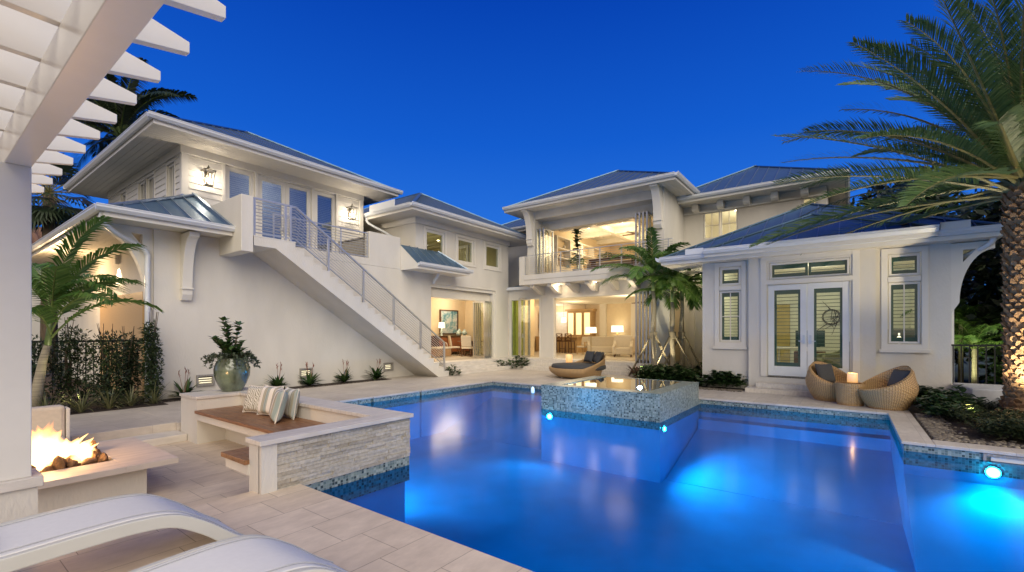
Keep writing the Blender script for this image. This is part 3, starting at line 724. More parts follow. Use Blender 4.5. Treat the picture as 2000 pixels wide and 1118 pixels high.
# ---------------------------------------------------------------- outside staircase
st = thing("outdoor_staircase", (9,12.9,0), "white outdoor staircase climbing along the wall to the balcony with a cable railing", "staircase")
m = MB(); nr = 24; rise = 4.12/nr; x0, x1 = 6.52, 12.50; tread = (x1-x0)/(nr-1)
prof_t = [(12.50,0)]
x = x1; z = 0
for k in range(nr-1):
    z += rise; prof_t += [(x, z)]; x -= tread; prof_t += [(x, z)]
prof_t += [(x, 4.12), (5.43, 4.12)]
poly = prof_t + [(5.43, 3.89), (5.98, 3.89), (11.96, 0.0)]
# concave outline: build as strips so that the faces stay clean
top = prof_t
def zbot(x): return 3.89 if x <= 5.98 else max(0, 3.89*(11.96-x)/5.98)
xs = [5.43, 5.98] + [x1-tread*k for k in range(nr-1, -1, -1)] + [11.96]
xs = sorted(set(round(v,5) for v in xs))
def ztop(xm):
    if xm < x0: return 4.12
    k = int(math.floor((x1-xm)/tread + 1e-6)); return rise*(k+1)
Pf, Ff = [], []
for a, b_ in zip(xs, xs[1:]):
    zt = ztop((a+b_)/2); za, zb = zbot(a), zbot(b_)
    o = len(Pf)
    for y in (12.25, 13.555): Pf += [(a,y,za),(b_,y,zb),(b_,y,zt),(a,y,zt)]
    Ff += [(o,o+1,o+2,o+3),(o+7,o+6,o+5,o+4),(o,o+4,o+5,o+1),(o+3,o+2,o+6,o+7)]
    nz = ztop(b_+1e-3) if b_ < x1-1e-4 else 0
    if zt-nz > .01: Ff += [(len(Pf),len(Pf)+1,len(Pf)+2,len(Pf)+3)]; Pf += [(b_,12.25,nz),(b_,13.555,nz),(b_,13.555,zt),(b_,12.25,zt)]
m.add(Pf, Ff); part("stair_body", m, STUCCO, st)
m = MB()
for k in range(nr-1): m.box(x1-tread*(k+1), x1-tread*k+.012, 12.244, 13.55, rise*(k+1), rise*(k+1)+.02)
m.box(5.43, x0+.012, 12.244, 13.55, 4.121, 4.145)
part("tread", m, TRIM, st)
def znose(x): return 4.12 if x < x0 else 4.12-(x-x0)*rise/tread
yR = 12.33; HR = .98
# posts
posts = [5.47, 6.28, 6.42, 7.55, 8.75, 9.95, 11.15, 12.33]
for px_ in posts:
    zb = ztop(min(px_, x1-.01)) + .02; zt = (5.10 if px_ < 6.5 else znose(px_)+HR)
    m = MB(); m.box(px_-.03,px_+.03,yR-.03,yR+.03, zb if px_>6.4 else 4.145, zt); part("post", m, STEEL, st, bevel=.004)
m = MB(); m.beam((5.45,yR,5.12),(6.6,yR,5.12),.06,.045); m.beam((6.58,yR,5.115),(12.36,yR,znose(12.36)+HR+.01),.06,.045); part("handrail", m, STEEL, st)
m = MB(); m.beam((5.45,yR,4.24),(6.55,yR,4.24),.03,.03); m.beam((6.53,yR,4.245),(12.33,yR,znose(12.33)+.13),.03,.03); part("bottom_rail", m, STEEL, st)
m = MB()
for i in range(1, 10):
    f = i/10
    m.tube([(5.47,yR,4.24+.88*f),(6.55,yR,4.24+.88*f),(12.33,yR,znose(12.33)+.13+.85*f)], .011, 4)
part("cable", m, CABLE, st)
# balcony railing behind the stair
br = thing("balcony_railing", (8.2,13.63,4.27), "steel cable railing along the edge of the balcony behind the stair", "railing")
for px_ in (6.6, 7.7, 8.8, 9.84):
    m = MB(); m.box(px_-.018,px_+.018,13.61,13.65,4.27,5.13); part("post", m, STEEL, br)
m = MB(); m.box(6.58,9.87,13.605,13.655,5.13,5.16); m.box(6.58,9.87,13.615,13.645,4.31,4.335); part("rail", m, STEEL, br)
m = MB()
for i in range(1, 9): m.tube([(6.6,13.63,4.33+.8*i/9),(9.84,13.63,4.33+.8*i/9)], .011, 4)
part("cable", m, CABLE, br)

# ================================================================ DINING WING (middle)
dw = thing("dining_wing", (15,16,0), "middle white wing with three square upper windows above an open dining room", "building")
UW = [(12.50,13.60,4.68,5.80),(14.34,15.44,4.68,5.78),(16.22,17.33,4.68,5.78)]
m = MB(); wall(m, 'y', 13.56, .25, 12.825, 18.0, 3.64, 6.2, [u for u in UW[1:]]+[(12.825,13.60,4.68,5.80)]); m.box(12.0,12.5,13.561,13.81,4.03,6.2); m.box(12.5,12.825,13.56,13.81,5.80,6.2); m.box(12.5,12.825,13.56,13.81,4.03,4.68)
m.box(17.0, 18.0, 13.56, 14.2, -.3, 3.64); m.box(12.0, 12.25, 13.81, 21, 4.03, 6.2); m.box(17.75,18.0,13.81,21,3.64,6.2); m.box(12.0,18.0,21,21.2,0,6.2)
part("wall", m, STUCCO, dw)
m = MB(); m.box(11.93,18.07,13.49,13.56,5.93,6.14); m.box(11.93,12.0,13.56,21,5.93,6.14); m.box(11.90,18.1,13.46,13.56,6.141,6.2); m.box(11.9,12.0,13.56,21,6.141,6.2)
part("cornice", m, TRIM, dw, bevel=.006)
for a0_, a1_, z0_, z1_ in UW: window(dw, 'y', 13.56, a0_+.01, a1_-.01, z0_+.01, z1_-.01, GLASS, fw=.10, casing=.11, depth=.08)
YROOM = simple("straw_interior_paint", (.44,.39,.21), .8, var=.03)
room(dw, 12.3, 17.7, 13.85, 19, 4.25, 6.02, YROOM, "S", YROOM)
m = MB(); m.box(12.3,17.7,13.82,13.84,4.25,4.6); m.box(15.9,16.0,13.9,16.2,4.25,6.0); part("room_partition", m, YROOM, dw)
m = MB()
for k in range(9): m.box(12.35+k*.6,12.43+k*.6,13.9,18.95,5.93,6.019)
part("room_ceiling_batten", m, YROOM, dw)
m = MB(); frame_ring(m,"x",15.86,15.899,14.3,15.5,4.26,5.75,.12); m.box(16.9,16.95,14.3,16.2,4.26,5.9); part("room_door_casing", m, TRIM, dw)
downlights(dw, [(13.3,15.2),(15.2,15.6),(15.6,16.8)], 6.0)
lamp("upper_hall_light", (13.8,15.4,4.9), 34, (1,.86,.58), .25); lamp("upper_hall_light", (16.9,15.6,4.9), 62, (1,.86,.58), .25)
hip_roof(dw, 11.14, 19.3, 12.75, 24, 6.35, .51, wallrect=(12.0,18.0,13.56,21.2), sides="SW")
m = MB(); m.box(11.0,11.03,13.6,15.1,6.35,6.62); part("splash_guard", m, GUTTER, dw)
downpipe(dw, smooth_path([(11.15,15.5,6.25),(11.2,15.4,6.0),(11.75,14.9,5.6),(11.92,14.7,5.3),(11.93,14.6,4.2)],5), .05)
downpipe(dw, smooth_path([(12.9,13.2,4.02),(12.9,13.3,3.9),(12.9,13.46,3.75),(12.9,13.5,3.62)],4), .06)
# opening trim, dining room behind it
m = MB(); m.box(12.82,16.99,13.62,13.8,3.50,3.64); m.box(16.86,16.995,13.58,13.8,.45,3.5); m.box(12.83,12.95,13.82,13.9,.45,3.5); part("opening_frame", m, TRIM, dw)
room(dw, 12.83, 19.7, 13.82, 18.0, .45, 3.50, ROOMW, "S")
m = MB(); m.box(12.83,16.99,13.82,14.0,3.12,3.49); part("room_beam", m, ROOMC, dw)
bifold(dw, 'y', 14.30, 16.15, 16.75, .46, 3.12, 4, .72, GLASS_GREEN)
lamp("dining_room_light", (16.4,16.2,3.2), 120, (1,.76,.46), .25); lamp("dining_room_light", (14.0,15.0,3.2), 70, (1,.82,.56), .2); lamp("picture_light", (18.0,17.2,3.3), 60, (1,.9,.72), .1)
m = MB(); m.box(12.82, 17.1, 12.9, 13.82, -.2, .45); part("threshold", m, TRAV_PLAIN, dw)
m = MB(); m.box(12.82, 16.9, 12.6, 12.9, -.2, .30); m.box(12.82, 16.9, 12.3, 12.6, -.2, .15); part("entry_step", m, TRAV_PLAIN, dw, bevel=.006)
# ================================================================ MAIN HOUSE (centre and right rear)
mh = thing("main_house", (21,7,0), "two storey main house with an open balcony lounge under a wide hipped roof", "building")
m = MB()
wall(m, 'x', 18.0, .25, 5.64, 13.55, -.3, 3.78, [(11.66,13.42,.45,3.30),(6.10,11.0,.45,3.30)])
wall(m, 'x', 18.0, .25, 5.64, 11.93, 3.78, 7.3, [(6.2,11.6,4.22,6.40)])
m.box(17.3,17.999,5.64,6.06,4.24,7.2); m.box(17.3,17.999,11.53,11.93,4.24,7.2)
m.box(17.35,17.999,6.06,11.53,6.82,7.2)
m.box(18.25,26,11.7,11.93,3.78,7.3); m.box(18.25,26,5.64,5.86,3.78,7.3); m.box(26,26.2,5.64,13.5,-.3,7.3)
part("wall", m, STUCCO, mh)
m = MB(); m.box(16.9,18.0,5.2,11.83,3.80,4.24); m.box(16.88,16.9,5.2,11.83,4.02,4.24); part("balcony_slab", m, STUCCO, mh, bevel=.01)
m = MB(); m.box(16.9,17.999,11.831,12.12,3.80,5.1); part("balcony_pier", m, STUCCO, mh, bevel=.01)
for k in range(7):
    m = MB(); y = 6.0+k*.92; m.prism([(17.05,3.79),(18.0,3.79),(18.0,3.42),(17.75,3.42),(17.2,3.68),(17.05,3.68)], 'y', y-.1, y+.1); part("balcony_beam", m, TRIM, mh)
for y in (5.85, 11.73): corbel(mh, 'x', y, 17.3, 5.6, 7.2, w=.3, d=.6)
hip_roof(mh, 16.6, 27.5, 5.0, 12.77, 7.36, .52, wallrect=(18.0,26.2,5.64,11.93), sides="SW")
# balcony railing
for k in range(8):
    m = MB(); y = 11.8-k*.92; m.box(16.93,16.97,y-.02,y+.02,4.24,5.1); part("railing_post", m, STEEL, mh)
m = MB(); m.box(16.925,16.975,5.2,11.83,5.1,5.13); m.box(16.935,16.965,5.2,11.83,4.29,4.31); part("railing_rail", m, STEEL, mh)
m = MB()
for i in range(1, 9): m.tube([(16.95,5.2,4.3+.8*i/9),(16.95,11.83,4.3+.8*i/9)], .008, 4)
part("railing_cable", m, CABLE, mh)
# upper lounge
room(mh, 18.26, 25.9, 5.9, 11.65, 4.24, 6.95, ROOMW, "W")
m = MB()
for x in (19.8, 21.9, 24.0): m.box(x-.11,x+.11,5.9,11.65,6.70,6.949)
for y in (7.8, 9.7): m.box(18.3,25.9,y-.11,y+.11,6.701,6.948)
part("coffer_beam", m, ROOMC, mh)
downlights(mh, [(19.2,8.6),(20.8,8.8),(22.8,8.6),(20.8,10.6),(19.0,10.4),(22.8,10.6),(20.8,6.8)], 6.94)
lamp("lounge_light", (20.8,8.8,6.4), 125, (1,.78,.48), .25); lamp("lounge_light", (23.4,8.4,6.3), 90, (1,.8,.5), .25); lamp("lounge_shelf_light", (21.2,10.9,6.0), 60, (1,.86,.6), .15)
bifold(mh, 'x', 18.2, 11.0, 11.55, 4.26, 6.38, 3, .85, GLASS_GREEN); bifold(mh, 'x', 18.2, 6.25, 6.85, 4.26, 6.38, 4, .85, GLASS_GREEN)
# ground floor: doors and rooms
m = MB(); frame_ring(m, 'x', 17.97, 18.2, 6.10, 11.0, .44, 3.30, .07, .02); frame_ring(m, 'x', 17.97, 18.2, 11.66, 13.42, .44, 3.30, .06, .02); part("opening_frame", m, TRIM, mh)
room(mh, 18.26, 25.8, 5.9, 13.3, .45, 3.40, ROOMW, "WN")
m = MB(); m.box(18.26,19.86,13.3,13.38,.45,3.4); part("room_wall", m, ROOMW, mh)
room(mh, 19.94, 25.8, 13.39, 16.6, .45, 3.40, ROOMW, "S")
bifold(mh, 'x', 18.2, 6.15, 6.85, .46, 3.28, 5, .8, GLASS_GREEN)
bifold(mh, 'x', 18.3, 12.42, 12.56, .46, 3.28, 2, .85, GLASS_GREEN)
m = MB(); frame_ring(m, 'x', 18.02, 18.07, 12.6, 13.40, .46, 3.28, .07); o = part("glazed_door", m, ALU, mh)
m = MB(); m.box(18.04,18.048,12.67,13.33,.53,3.21); part("pane", m, GLASS_LIME, o)
m = MB(); m.box(17.95,18.02,12.66,12.70,1.4,1.6); part("handle", m, STEEL, o)
lamp("living_room_light", (20.5,8.5,3.1), 95, (1,.80,.52), .25); lamp("kitchen_light", (24.9,15.0,2.9), 60, (1,.9,.75), .15); lamp("kitchen_light", (22.8,12.6,3.1), 85, (1,.80,.50), .25); lamp("rear_room_light", (24.3,8.2,3.0), 60, (1,.78,.48), .2)
lamp("pantry_light", (19.6,12.7,3.1), 60, (1,.78,.44), .15)
# terrace steps in front of the centre
m = MB(); m.box(17.3,18.25,5.9,13.55,-.2,.45); part("threshold", m, TRAV_PLAIN, mh)
m = MB(); m.box(17.0,17.3,5.9,12.3,-.2,.30); m.box(16.7,17.0,5.9,12.3,-.2,.15); part("entry_step", m, TRAV_PLAIN, mh, bevel=.006)
# covered passage light under the balcony (downlights in its ceiling)
downlights(mh, [(17.5,7.0),(17.5,8.6),(17.5,10.4)], 3.79)
for y in (7.0, 8.7, 10.4): lamp("balcony_downlight", (17.45,y,3.60), 14, (1,.80,.54), .2)
# right rear wing
m = MB(); wall(m, 'x', 19.9, .25, .9, 5.64, -.3, 6.95, [(3.56,4.86,5.5,6.62),(.66+.24,1.40,6.0,6.62),(3.2,3.75,1.7,2.6)])
m.box(19.9,27,.65,.9,-.3,6.95); m.box(27,27.2,.65,5.64,-.3,6.95)
part("rear_wall", m, STUCCO, mh)
m = MB(); m.box(19.8,19.9,.7,5.63,6.60,6.66); part("wall_band", m, TRIM, mh)
for y in (5.3,4.4): m = MB(); m.box(19.84,19.9,y-.1,y+.1,0,3.3); part("pilaster", m, TRIM, mh)
for a0_, a1_ in ((3.57,4.20),(4.22,4.85)): window(mh, 'x', 19.9, a0_, a1_, 5.51, 6.61, GLASS, fw=.05, bars=(1,1))
window(mh, 'x', 19.9, .91, 1.39, 6.01, 6.61, GLASS, fw=.05, bars=(1,0))
window(mh, 'x', 19.9, 3.21, 3.74, 1.71, 2.59, GLASS, fw=.07, casing=.1, blinds=True)
room(mh, 20.2, 24, 1.0, 5.5, 4.2, 6.9, ROOMC, "W")
downlights(mh, [(21.4,3.9),(21.4,2.4)], 6.89); lamp("bedroom_light", (21.8,3.4,6.3), 120, (1,.86,.62), .2)
lamp("side_passage_light", (18.2,4.6,3.4), 30, (1,.83,.5), .1)
hip_roof(mh, 19.0, 27.5, .1, 6.5, 7.12, .55, wallrect=(19.9,27.2,.65,5.7), sides="SW")
for k in range(5):
    m = MB(); y = 1.3+k*.95; m.prism([(19.9,6.62),(19.62,6.64),(19.52,6.70),(19.50,6.92),(19.9,6.92)], 'y', y-.12, y+.12); part("eave_bracket", m, TRIM, mh, bevel=.006)
m = MB(); m.box(18.86,18.89,5.3,6.4,7.12,7.36); part("splash_guard", m, GUTTER, mh)
# recessed link between the dining wing and the centre
m = MB(); wall(m, 'x', 20.0, .2, 11.93, 16.5, 3.6, 7.0, [(12.75,13.35,4.7,5.9)]); m.box(20.2,25,16.3,16.5,3.6,7.0); part("link_wall", m, STUCCO, mh)
window(mh, 'x', 20.0, 12.76, 13.34, 4.71, 5.89, GLASS_SKY, fw=.06, bars=(1,2))
m = MB(); m.box(20.3,20.4,12.2,14,4.2,6.5); part("inner_partition", m, DARKM, mh)
m = MB(); slab(m, [(18.0,11.93,3.86),(20.0,11.93,4.35),(20.0,13.55,4.35),(18.0,13.55,3.86)]); m2 = MB(); m2.box(17.86,18.0,12.13,13.55,3.72,3.86)
part("link_roof", m, METAL_ROOF, mh); part("gutter", m2, GUTTER, mh)
hip_roof(mh, 19.2, 27.5, 11.0, 17.3, 7.1, .5, sides="SW", gut=True)

# ================================================================ POOL PAVILION (right)
pv = thing("pool_pavilion", (17,1,0), "single storey white pavilion with glazed double doors and shuttered windows by the pool", "building")
LW = [(2.55,3.14,3.05,3.60),(2.55,3.14,1.37,2.90)]; RW = [(-1.40,-.78,3.04,3.60),(-1.40,-.78,1.37,2.90)]
m = MB(); wall(m, 'x', 14.75, .25, 2.33, 3.63, -.3, 3.78, LW); wall(m, 'x', 14.75, .25, -1.93, -.54, -.3, 3.78, RW)
wall(m, 'x', 14.6, .4, -.54, 2.33, -.3, 3.86, [(-.02,1.85,.43,2.99),(-.02,1.80,3.13,3.60)])
m.box(15.0,19.8,3.38,3.63,-.3,3.78); m.box(15.0,19.8,-1.93,-1.68,-.3,3.78); m.box(19.8,20.0,-1.93,3.63,-.3,3.78)
part("wall", m, STUCCO, pv)
m = MB()
frame_ring(m, 'x', 14.565, 14.6, -.22, 2.02, .43, 3.82, .15, .005); m.box(14.56,14.6,-.07,1.87,3.0,3.12)
frame_ring(m, 'x', 14.715, 14.75, 2.42, 3.27, 1.24, 3.74, .12); m.box(14.716,14.75,2.55,3.14,2.91,3.04); m.box(14.68,14.75,2.38,3.31,1.16,1.239)
frame_ring(m, 'x', 14.715, 14.75, -1.53, -.65, 1.24, 3.74, .12); m.box(14.716,14.75,-1.40,-.78,2.91,3.03); m.box(14.68,14.75,-1.57,-.61,1.16,1.239)
part("casing", m, TRIM, pv, bevel=.005)
GREEN = simple("dark_green_shutter_paint", (.035,.085,.062), .4, var=.05)
def shutter(parent, a0, a1, z0, z1, c, rail=.11, tilt=-.05, step=.088):
    m = MB(); frame_ring(m, 'x', c, c+.03, a0, a1, z0, z1, rail*.55, rail); m.box(c+.001,c+.029,a0+rail*.55,a1-rail*.55,z1-rail*1.15,z1-rail*.55)
    o = part("shutter", m, GREEN, parent)
    m = MB(); z = z0+rail+.05
    while z < z1-rail-.05:
        m.obox((c+.045,(a0+a1)/2,z), (0,(a1-a0)/2-rail*.5,0), (.024*math.cos(tilt),0,.024*math.sin(tilt)), (-.006*math.sin(tilt),0,.006*math.cos(tilt))); z += step
    part("louvre", m, GREEN, o); return o
w1 = window(pv, 'x', 14.75, 2.56, 3.13, 1.38, 2.89, GLASS, fw=.05, bars=(1,1)); shutter(pv, 2.6, 3.09, 1.42, 2.85, 14.84)
w2 = window(pv, 'x', 14.75, 2.56, 3.13, 3.06, 3.59, GLASS, fw=.06); shutter(pv, 2.6, 3.09, 3.10, 3.55, 14.84)
w3 = window(pv, 'x', 14.75, -1.39, -.79, 1.38, 2.89, GLASS, fw=.05, bars=(1,0)); shutter(pv, -1.35, -.83, 1.42, 2.85, 14.84)
w4 = window(pv, 'x', 14.75, -1.39, -.79, 3.05, 3.59, GLASS, fw=.06); shutter(pv, -1.35, -.83, 3.09, 3.55, 14.84)
w5 = window(pv, 'x', 14.6, -.01, 1.79, 3.14, 3.59, GLASS, fw=.05); shutter(pv, .9, 1.75, 3.18, 3.55, 14.70, tilt=.2); shutter(pv, .03, .885, 3.18, 3.55, 14.70, tilt=.2)
DOORW = simple("door_paint", (.74,.75,.73), .35, var=.02)
for a0_, a1_, hy in ((.92,1.84,.99),(-.01,.91,.84)):
    m = MB(); frame_ring(m, 'x', 14.64, 14.69, a0_, a1_, .445, 2.98, .15, .27); o = part("glazed_door", m, DOORW, pv, bevel=.005)
    m = MB(); m.box(14.663,14.668,a0_+.145,a1_-.145,.71,2.835); part("pane", m, GLASS, o)
    m = MB(); m.box(14.62,14.64,hy-.025,hy+.025,1.35,1.58); m.beam((14.60,hy,1.42),(14.60,hy+(.12 if hy > .9 else -.12),1.42),.02,.02); part("handle", m, STEEL, o)
    shutter(pv, a0_+.15, a1_-.15, .72, 2.83, 14.70, rail=.10, step=.098, tilt=-.05)
m = MB(); m.box(14.6,14.75,-.02,1.85,.40,.444); part("threshold", m, DARKM, pv)
m = MB(); m.box(14.02,14.6,-1.0,2.33,-.2,.115); m.box(14.28,14.598,-.6,2.1,.1151,.245); part("door_step", m, TRAV_PLAIN, pv, bevel=.006)
PROOM = simple("pale_green_room_paint", (.68,.69,.58), .7, var=.03)
room(pv, 15.02, 19.6, -1.6, 3.3, .44, 3.74, PROOM, "W")
lamp("pavilion_light", (16.8,.9,3.4), 80, (1,.92,.74), .25); lamp("pavilion_light", (16.2,-1.0,3.2), 30, (1,.90,.66), .15); lamp("pavilion_light", (16.2,2.7,3.2), 26, (1,.86,.56), .15)
hip_roof(pv, 14.2, 22.2, -2.71, 4.74, 3.95, .52, wallrect=(14.75,20,-1.93,3.63), sides="SWN", seam=.45)
# front bay roof, a little proud of the main one
hip_roof(pv, 14.03, 20.0, -1.63, 3.42, 4.05, .47, seam=.45, sides="W", wallrect=(14.6,19.9,-1.62,3.40), gh=.11)
for y0_,y1_ in ((3.44,3.95),(-2.15,-1.66)): m = MB(); m.box(14.05,14.08,y0_,y1_,3.97,4.14); part("splash_guard", m, GUTTER, pv)
side_bracket(pv, 'x', 14.752, .18, -1.93, -1, 2.1, 3.74, .72)
downpipe(pv, smooth_path([(14.6,-2.62,3.86),(14.62,-2.55,3.66),(14.9,-2.3,3.5),(15.2,-2.02,3.4),(15.3,-2.0,3.2),(15.3,-2.0,0)],5), .055)
# ================================================================ PERGOLA AND FIRE PIT
PWHITE = simple("pergola_gloss_paint", (.74,.71,.64), .3, var=.02, spec=.5, coat=.3)
pg = thing("pergola", (.55,5.35,0), "white painted pergola with tapered rafter tails overhead at the patio's edge", "pergola")
m = MB(); m.box(.40,.638,5.25,5.49,.50,2.97); part("post", m, PWHITE, pg, bevel=.006)
m = MB(); m.box(.34,.70,5.20,5.56,.42,.50); part("plinth_cap", m, TRAV_PLAIN, pg, bevel=.006)
m = MB(); m.box(.37,.67,5.23,5.53,-.4,.42); part("plinth", m, STUCCO, pg)
m = MB(); m.box(.49,.638,1.5,9.2,2.97,3.22); part("beam", m, PWHITE, pg, bevel=.005)
m = MB(); m.box(-1.0,-.85,1.5,9.2,2.97,3.22); part("beam", m, PWHITE, pg, bevel=.005)
m = MB(); m.box(-1.05,-.81,8.6,8.84,-.3,2.97); part("post", m, PWHITE, pg)
for k in range(-2, 11):
    v = 2.756+.512*k; m = MB(); t = .055
    poly = [(-2.9,3.42),(-2.9,3.36),(-2.6,3.20),(.70,3.20),(.70,3.27),(.74,3.27),(1.055,3.335),(1.055,3.40),(1.0,3.47),(-2.85,3.47)]
    m.prism([(-1.4,3.38),(-1.1,3.221),(.665,3.221),(.665,3.275),(.70,3.275),(1.055,3.345),(1.055,3.41),(.80,3.47),(-1.35,3.47)], 'y', v-t, v)
    part("rafter", m, PWHITE, pg, bevel=.003)
# fire table
FT = simple("pale_stone_slab", (.60,.52,.44), .5, var=.1, scale=3, stretch=(1,5,3), bump=.12, bscale=22)
ft = thing("fire_table", (1.1,7.27,-.265), "square stone topped fire table with a burning flame, beside the pergola post", "fire table")
m = MB(); zt0, zt1 = .105, .17
hx0,hx1,hy0,hy1 = .55,1.50,6.86,7.75
m.box(.24,hx0,6.40,8.14,zt0,zt1); m.box(hx1,1.99,6.40,8.14,zt0,zt1); m.box(hx0,hx1,6.40,hy0,zt0,zt1); m.box(hx0,hx1,hy1,8.14,zt0,zt1); part("table_top", m, FT, ft, bevel=.004)
m = MB(); m.box(.50,1.74,6.62,7.92,-.265,.104); part("base", m, STUCCO, ft)
m = MB(); m.box(hx0+.002,hx1-.002,hy0+.002,hy1-.002,.1045,.125); part("burner_tray", m, DARKM, ft)
LAVA = simple("lava_rock_stone", (.20,.105,.045), .9, var=.5, scale=18, bump=1.0, bscale=22)
rnd = random.Random(3)
def rock_mesh(r, seed):
    bm = bmesh.new(); bmesh.ops.create_icosphere(bm, subdivisions=2, radius=r); q = random.Random(seed)
    ax = [(Vector((q.uniform(-1,1),q.uniform(-1,1),q.uniform(-1,1))).normalized(), q.uniform(.35,.75)) for _ in range(9)]
    for v in bm.verts:
        for n, dd in ax:
            t = v.co.dot(n) - r*dd
            if t > 0: v.co -= n*t*.85
        v.co *= 1+q.uniform(-.07,.07)
    me = bpy.data.meshes.new("lava_rock"); bm.to_mesh(me); bm.free(); me.materials.append(LAVA); return me
rocks = [rock_mesh(.085, s) for s in range(5)]
RLAB = "brown lava rock in the ring of stones round the burning flame"
i = 0
for gx in range(8):
    for gy in range(6):
        x = .62+gx*.112+rnd.uniform(-.03,.03); y = 6.95+gy*.14+rnd.uniform(-.04,.04)
        if x < .7 and gy > 3: continue
        edge = gx in (0,7) or gy in (0,5)
        o = bpy.data.objects.new("lava_rock", rocks[i % 5]); COL.objects.link(o); i += 1
        sc0 = rnd.uniform(.75,1.15)*(1.0 if edge else .8); o.location = (x,y,.165+rnd.uniform(0,.03)+(0.05 if rnd.random()<.3 else 0)); o.scale = (sc0*1.15,sc0,sc0*.85); o.rotation_euler = [rnd.uniform(0,6) for _ in range(3)]
        tag(o, RLAB, "rock", "lava rocks around the flame")
# flame: licking tongues of glowing gas
FL, nt, b = newmat("flame_gas"); nt.nodes.remove(b)
tc = N(nt,"ShaderNodeTexCoord"); sp = N(nt,"ShaderNodeSeparateXYZ"); nt.links.new(tc.outputs["Object"], sp.inputs[0])
hr = math_(nt,'DIVIDE',sp.outputs[2],.50)
cr = ramp(nt, [(0,(1,.62,.25)),(.45,(1,.55,.18)),(.8,(1,.34,.07)),(1,(.9,.2,.03))]); nt.links.new(hr, cr.inputs[0])
em = N(nt,"ShaderNodeEmission"); nt.links.new(cr.outputs[0], em.inputs[0]); em.inputs[1].default_value = 8.0
lw = N(nt,"ShaderNodeLayerWeight"); lw.inputs[0].default_value = .5
no = N(nt,"ShaderNodeTexNoise"); no.inputs["Scale"].default_value = 9; mp = N(nt,"ShaderNodeMapping"); mp.inputs["Scale"].default_value=(1,1,.35); nt.links.new(tc.outputs["Object"],mp.inputs[0]); nt.links.new(mp.outputs[0],no.inputs["Vector"])
f1 = math_(nt,'SUBTRACT',1.0,lw.outputs["Facing"]); f1 = math_(nt,'POWER',f1,2.5)
f2 = math_(nt,'SUBTRACT',1.08,hr); f2 = math_(nt,'MAXIMUM',f2,0.0); f2 = math_(nt,'POWER',f2,1.5)
fa = math_(nt,'MULTIPLY',math_(nt,'MULTIPLY',f1,f2), math_(nt,'ADD',no.outputs[0],.15)); fa = math_(nt,'MINIMUM',fa,1.0)
tp = N(nt,"ShaderNodeBsdfTransparent"); mx = N(nt,"ShaderNodeMixShader"); nt.links.new(fa,mx.inputs[0]); nt.links.new(tp.outputs[0],mx.inputs[1]); nt.links.new(em.outputs[0],mx.inputs[2]); nt.links.new(mx.outputs[0],nt.nodes["Material Output"].inputs[0])
m = MB(); q = random.Random(11)
for k in range(60):
    a = q.uniform(0,6.28); rr = math.sqrt(q.random())*.38; x = .95+rr*math.cos(a)*1.05; y = 7.28+rr*math.sin(a); h = (.50-.95*rr)*q.uniform(.6,1.12)+.07; w0 = q.uniform(.035,.095)*(1.25-rr)
    lx, ly = q.uniform(-.14,.14), q.uniform(-.12,.12); pts = []; rad = []
    for i in range(8):
        t = i/7; pts.append((x+lx*t*t+.025*math.sin(t*7+a), y+ly*t*t+.02*math.cos(t*6+a), .16+h*t)); rad.append(max(.003, w0*(math.sin(math.pi*(.18+.82*t))**.9)))
    m.tube(pts, rad, 9, mi=0)
tag(part("flame", m, FL, loc=(.95,7.28,.16), smooth=True), "bright orange gas flame rising from the lava rocks of the fire table", "fire")
lamp("fire_light", (.98,7.2,.48), 55, (1,.55,.22), .16)
# ---------------------------------------------------------------- built in bench
bn = thing("built_in_bench", (3.4,7,-.265), "cream L shaped built in bench with timber seat and stacked stone face over the pool", "bench")
m = MB(); m.box(3.77,4.14,4.84,9.74,-.35,.50); part("back_wall", m, STUCCO, bn)
m = MB(); m.box(2.21,3.769,4.86,5.06,-.35,.499); m.box(2.20,2.215,4.845,5.07,-.35,.498); m.box(2.2,2.36,4.80,4.86,-.05,.497); part("front_wall", m, STUCCO, bn)
m = MB(); m.box(3.06,3.769,9.0,9.74,-.35,.499); part("end_wall", m, STUCCO, bn)
m = MB(); m.box(2.17,4.18,4.76,5.09,.50,.55); m.box(3.74,4.18,5.0905,9.76,.50,.55); m.box(3.04,3.7395,8.98,9.76,.50,.55); part("coping", m, TRAV_PLAIN, bn, bevel=.005)
m = MB(); m.box(2.19,3.769,5.0605,5.62,.15,.265); m.box(3.05,3.769,5.621,8.999,.15,.265); part("seat_slab", m, STUCCO, bn)
m = MB()
for k in range(5): m.box(3.02+k*.149, 3.02+k*.149+.143, 5.66, 8.997, .266, .315)
for k in range(4): m.box(2.15+.0, 3.768, 5.062+k*.147, 5.062+k*.147+.142, .2665, .3155)
part("timber_seat", m, WOOD, bn, bevel=.003)
m = MB(); m.box(3.5,3.768,5.63,8.99,-.264,.149); part("seat_support", m, STUCCO, bn)
ST = islandmat("stacked_split_stone", [(.50,.45,.36),(.40,.355,.28),(.56,.51,.42),(.32,.28,.21),(.50,.45,.355),(.45,.41,.335),(.52,.48,.40)], .75, .5, 26)
m = MB(); q = random.Random(5); z = -.03; rows = 13; hh = .53/rows
for r_ in range(rows):
    x = 2.36
    while x < 4.15:
        L = q.uniform(.12,.36); x2 = min(4.15, x+L)
        if 4.15-x2 < .06: x2 = 4.15
        dpt = q.uniform(0,.022); m.box(x+.001, x2-.001, 4.815-dpt, 4.84, z+.001, z+hh-.001); x = x2
    y = 4.815
    while y < 9.7:
        L = q.uniform(.14,.36); y2 = min(9.7, y+L); dpt = q.uniform(0,.018); m.box(4.141, 4.15+dpt, y+.001, y2-.001, z+.001, z+hh-.001); y = y2
    z += hh
part("stacked_stone", m, ST, bn, bevel=.003)
